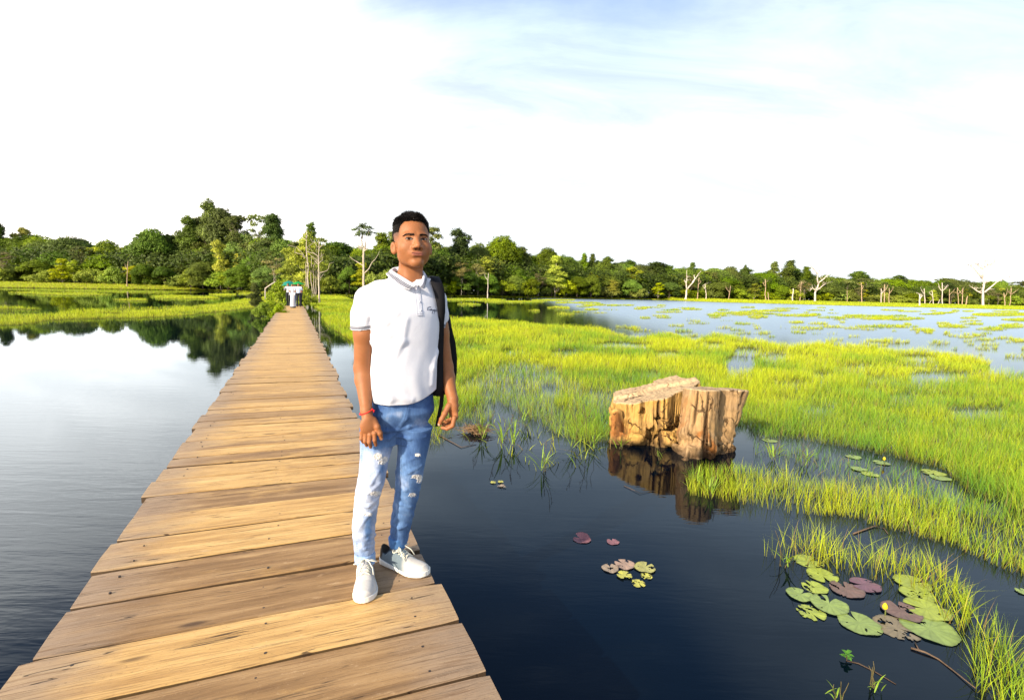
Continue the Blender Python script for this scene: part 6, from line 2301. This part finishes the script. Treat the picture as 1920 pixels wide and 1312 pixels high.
def reed(x, y, hgt_, n, label, green=(.22, .34, .03), name='reed_plant', seedstalk=True, wd=.010):
    b0 = at(x, y, 0)
    e = empty(name, tuple(b0), label, 'water plant')
    mb = MB()
    for k in range(n):
        a = pr_.uniform(0, 6.28)
        st = b0 + V3(pr_.normal(0, .02), pr_.normal(0, .02), pr_.uniform(-.02, .3) * hgt_)
        leaf_ribbon(mb, st, (math.cos(a) * .6, math.sin(a) * .6, pr_.uniform(.5, 1.6)), hgt_ * pr_.uniform(.45, .9), wd * pr_.uniform(.7, 1.3), np.array(green) * pr_.uniform(.7, 1.4), pr_.uniform(.4, 1.5))
    mb.build('leaves', REED, e, origin=b0)
    mb = MB()
    for k in range(3):
        a = pr_.uniform(0, 6.28)
        tp = b0 + V3(math.cos(a) * .35, math.sin(a) * .25, pr_.uniform(.8, 1.3)) * hgt_
        P = limb(b0 - (0, 0, .05), tp, pr_, .04, 6)
        mb.tube(P, np.linspace(.0035, .0015, 6), 5, (.12, .10, .04))
        if seedstalk:
            for j in range(8):
                q = P[-1] - (P[-1] - P[-2]) * j * .12
                mb.tube([q, q + pr_.normal(0, 1, 3) * .008 + (0, 0, .008)], [.003, .001], 4, (.16, .12, .06))
    mb.build('stalks', REED, e, origin=b0)


for (x, y, h_, n, lab) in [(1019, 884, .34, 12, 'broad leaved water plant standing farthest out on the dark water'), (962, 838, .40, 14, 'tall reed plant left of the farthest one near the meadow'),
                           (941, 836, .42, 12, 'reed plant with hanging seed stalks left in the sparse shallows'), (1078, 838, .45, 12, 'reed plant with tall stems in front of the meadow edge'),
                           (1112, 840, .42, 12, 'bent reed plant between the meadow edge and the wide stump'), (905, 822, .36, 9, 'thin reed plant right of the hand of the man'),
                           (1163, 842, .22, 5, 'few thin stalks at the left foot of the wide stump'), (1238, 862, .16, 4, 'small sprout in front of the wide stump'),
                           (1300, 905, .22, 7, 'loose blades at the front foot of the tall stump'), (1450, 862, .30, 10, 'dark leafy plant in the pool right of the tall stump'),
                           (1508, 872, .26, 10, 'dark leafy plant farther right in the pool'), (1330, 930, .26, 10, 'broad blades at the tip of the grass tongue'),
                           (1472, 1062, .24, 5, 'single broad blades at the left end of the lower grass strip'), (1638, 1290, .10, 7, 'small grass sprout floating near the bottom right'),
                           (1572, 1318, .10, 6, 'grass sprout cut by the bottom picture edge'), (985, 800, .34, 14, 'reed plant inside the meadow edge behind the shallows')]:
    reed(x, y, h_, n, lab, seedstalk=h_ > .3, wd=.012 if h_ > .2 else .006)
# sprig with round leaves
b0 = at(1587, 1238, 0)
e = empty('water_sprig', tuple(b0), 'little sprig of round green leaves on dark water at the bottom', 'water plant')
mb = MB()
for k in range(9):
    a = k * 2.4
    leaf_ribbon(mb, b0 + (0, 0, .01 + .004 * k), (math.cos(a), math.sin(a), .5), .034, .020, np.array((.10, .27, .03)) * pr_.uniform(.8, 1.4), .8)
mb.build('leaves', REED, e, origin=b0)
mb = MB()
mb.tube([b0 + (0, 0, .03), b0, at(1610, 1243, .002), at(1640, 1258, .002), at(1680, 1282, .002)], [.003, .004, .004, .0035, .002], 6, (.07, .045, .03))
mb.build('stem', REED, e, origin=b0)
TWIG = plain('wet_twig', (.10, .065, .04), .7, .3, .3, 30)
for pts, r_, lab in [([(1708, 1214), (1735, 1222), (1760, 1235), (1790, 1258), (1830, 1290)], .006, 'long thin twig floating at the lower right corner'), ([(1716, 1204), (1722, 1216), (1745, 1228)], .004, 'short twig crossing the long one'),
                     ([(1600, 1000), (1640, 985), (1657, 990), (1665, 1000)], .006, 'dry twig lying on the water between the grass strips'), ([(822, 815), (865, 838), (893, 833)], .006, 'dark twig poking from the shallows near the left hand'),
                     ([(1170, 910), (1200, 924), (1220, 922)], .003, 'thin stalk floating before the wide stump')]:
    P = [at(x, y, .006 + .004 * math.sin(i * 2)) for i, (x, y) in enumerate(pts)]
    mb = MB()
    mb.tube(P, np.linspace(r_, r_ * .4, len(P)), 6)
    tag(mb.build('twig', TWIG), lab, 'twig')
DRYG = plain('dead_grass', (.24, .15, .08), .9, .1, .3, 60)
b0 = at(893, 812, 0)
mb = MB()
for k in range(160):
    a = pr_.uniform(0, 6.28)
    rr = abs(pr_.normal(0, .10))
    p = b0 + V3(rr * math.cos(a), rr * math.sin(a) * .7, .02)
    mb.tube([p, p + V3(pr_.normal(0, .05), pr_.normal(0, .04), pr_.uniform(.0, .10)), p + V3(pr_.normal(0, .10), pr_.normal(0, .08), pr_.uniform(-.01, .05))], [.004, .003, .001], 4, cap=False)
tag(mb.build('dead_grass_clump', DRYG), 'brown tangled clump of dead grass right of the left hand of the man', 'grass clump')
# pale sloping pole by the far bushes
mb = MB()
mb.tube([B(497, 541, 44), B(507, 534, 44), B(516, 528, 44)], [.055, .05, .045], 7)
mb.tube([B(497, 541, 44) + (0, 0, -.9), B(497, 541, 44)], .035, 6)
tag(mb.build('wooden_rail', WHITEWOOD), 'pale sloping wooden rail beside the far bushes left of the walkers', 'rail')

# ------------------------------------------------------------ the walkers at the far end and their umbrellas
SM = vcol('clothes_and_skin', .8, .2)


def walker(px_, by, top, bot, label, dress=False, seed=0, hat=None, arm=0, yaw=0):
    b0 = at(px_, by, DECK)
    rg_ = np.random.default_rng(seed)
    vol = Vol((-.42, .42), (-.35, .35), (-.01, 1.78), .016)
    H_ = 1.60 + rg_.uniform(-.06, .08)
    st = rg_.uniform(.04, .12)
    hz_ = .88
    if dress:
        vol.cap((0, 0, .12), (0, 0, hz_), .19, .12, .04)
    vol.chain([(-.085, 0, hz_), (-.095, -st * .3, .48), (-.10, st, .06)], [.085, .06, .042], .02)
    vol.chain([(.085, 0, hz_), (.095, -st * .6, .48), (.10, -st, .06)], [.085, .06, .042], .02)
    vol.cap((-.10, st, .04), (-.11, st - .15, .035), .04, .035, .01)
    vol.cap((.10, -st, .04), (.11, -st - .15, .035), .04, .035, .01)
    vol.ell((0, 0, hz_ + .03), (.155, .11, .11), None, .03)
    vol.ell((0, 0, 1.14), (.13, .09, .25), None, .03)
    vol.cap((-.11, 0, 1.33), (.11, 0, 1.33), .055, .055, .04)
    vol.cap((0, 0, 1.33), (0, -.01, H_ - .17), .055, .05, .02)
    vol.ell((0, -.015, H_ - .11), (.072, .09, .112), None, .01)
    for s_ in (-1, 1):
        if arm == s_:
            vol.chain([(s_ * .17, 0, 1.33), (s_ * .24, -.05, 1.10), (s_ * .16, -.22, 1.28)], [.05, .04, .03], .02)
        else:
            vol.chain([(s_ * .145, 0, 1.33), (s_ * .20, 0, 1.07), (s_ * .19, -.08, .84)], [.05, .04, .032], .02)
    V, Fc = vol.mesh()
    C = np.tile(np.array((.30, .15, .08)), (len(V), 1))
    z = V[:, 2]
    C[(z < (1.0 if not dress else 1.02)) & (z > .09)] = bot
    slv = (z > 1.12) | (np.abs(V[:, 0]) < .17)
    C[(z >= (.96 if not dress else .14)) & (z < 1.385) & slv] = top
    C[(z <= .09)] = (.05, .04, .04)
    hd = (z > H_ - .10 + V[:, 1] * -.6) & (z > H_ - .2)
    C[hd] = hat if hat is not None else (.02, .015, .012)
    o = link('person', np_mesh('person', V, Fc, C, True), SM, None, tuple(b0))
    o.rotation_euler = (0, 0, math.radians(yaw))
    return tag(o, label, 'person', 'group of walkers at the far end of the boardwalk')


WHT, BLK, BLU = (.42, .42, .47), (.02, .02, .025), (.10, .16, .34)
walker(541, 573, WHT, BLK, 'walker in white top and black trousers leftmost of the far group', seed=1, arm=-1)
walker(545, 571, (.26, .24, .22), (.03, .03, .05), 'walker in greyish top second from the left in the far group', seed=2, yaw=20)
walker(549.5, 577, WHT, (.50, .50, .54), 'walker in long white clothes nearest the camera in the far group', True, seed=3, yaw=-10)
walker(552.5, 572, (.35, .05, .05), (.06, .08, .16), 'walker with a red hat in the middle of the far group', seed=4, hat=(.45, .03, .03))
walker(556, 573, (.55, .58, .66), BLU, 'walker in grey top and blue jeans between the white dress and the right pair', seed=5, arm=1)
walker(560.5, 575, (.60, .68, .85), BLK, 'walker in pale blue shirt and black trousers near the right of the far group', seed=6, arm=1, yaw=15)
walker(564.5, 573, (.42, .20, .16), BLK, 'walker in dark clothes rightmost of the far group', seed=7, yaw=-30)
for (x, y, by, col, lab) in [(540, 530.5, 571, (.01, .26, .16), 'green umbrella lower one at the left of the far group'), (542, 527, 570, (.01, .24, .20), 'teal umbrella upper one at the left of the far group'),
                             (559, 528, 573, (.02, .32, .06), 'bright green umbrella at the right of the far group')]:
    b0 = at(x, by, DECK)
    tp = B(x, y, b0[1])
    e = empty('umbrella', tuple(tp - (0, 0, .9)), lab, 'umbrella')
    og = tp - (0, 0, .9)
    UM = plain('umbrella_cloth', col, .6, .3, .08, 4, transl=.25)
    V, Q = [tp + (0, 0, .02)], []
    for j in range(1, 5):
        for i in range(16):
            a = i * math.pi / 8
            rr = .50 * j / 4 * (1 - .04 * (i % 2) * j / 4)
            V.append(tp + V3(rr * math.cos(a), rr * math.sin(a), -.20 * (j / 4) ** 1.8))
    for i in range(16):
        Q.append((0, 1 + i, 1 + (i + 1) % 16))
    for j in range(3):
        for i in range(16):
            a_, b_ = 1 + j * 16 + i, 1 + j * 16 + (i + 1) % 16
            Q.append((a_, a_ + 16, b_ + 16, b_))
    mb = MB()
    mb.add(V, Q)
    mb.build('canopy', UM, e, origin=og)
    mb = MB()
    mb.tube([tp, tp - (0, 0, .75)], .012, 6)
    mb.build('pole', NAIL, e, origin=og)
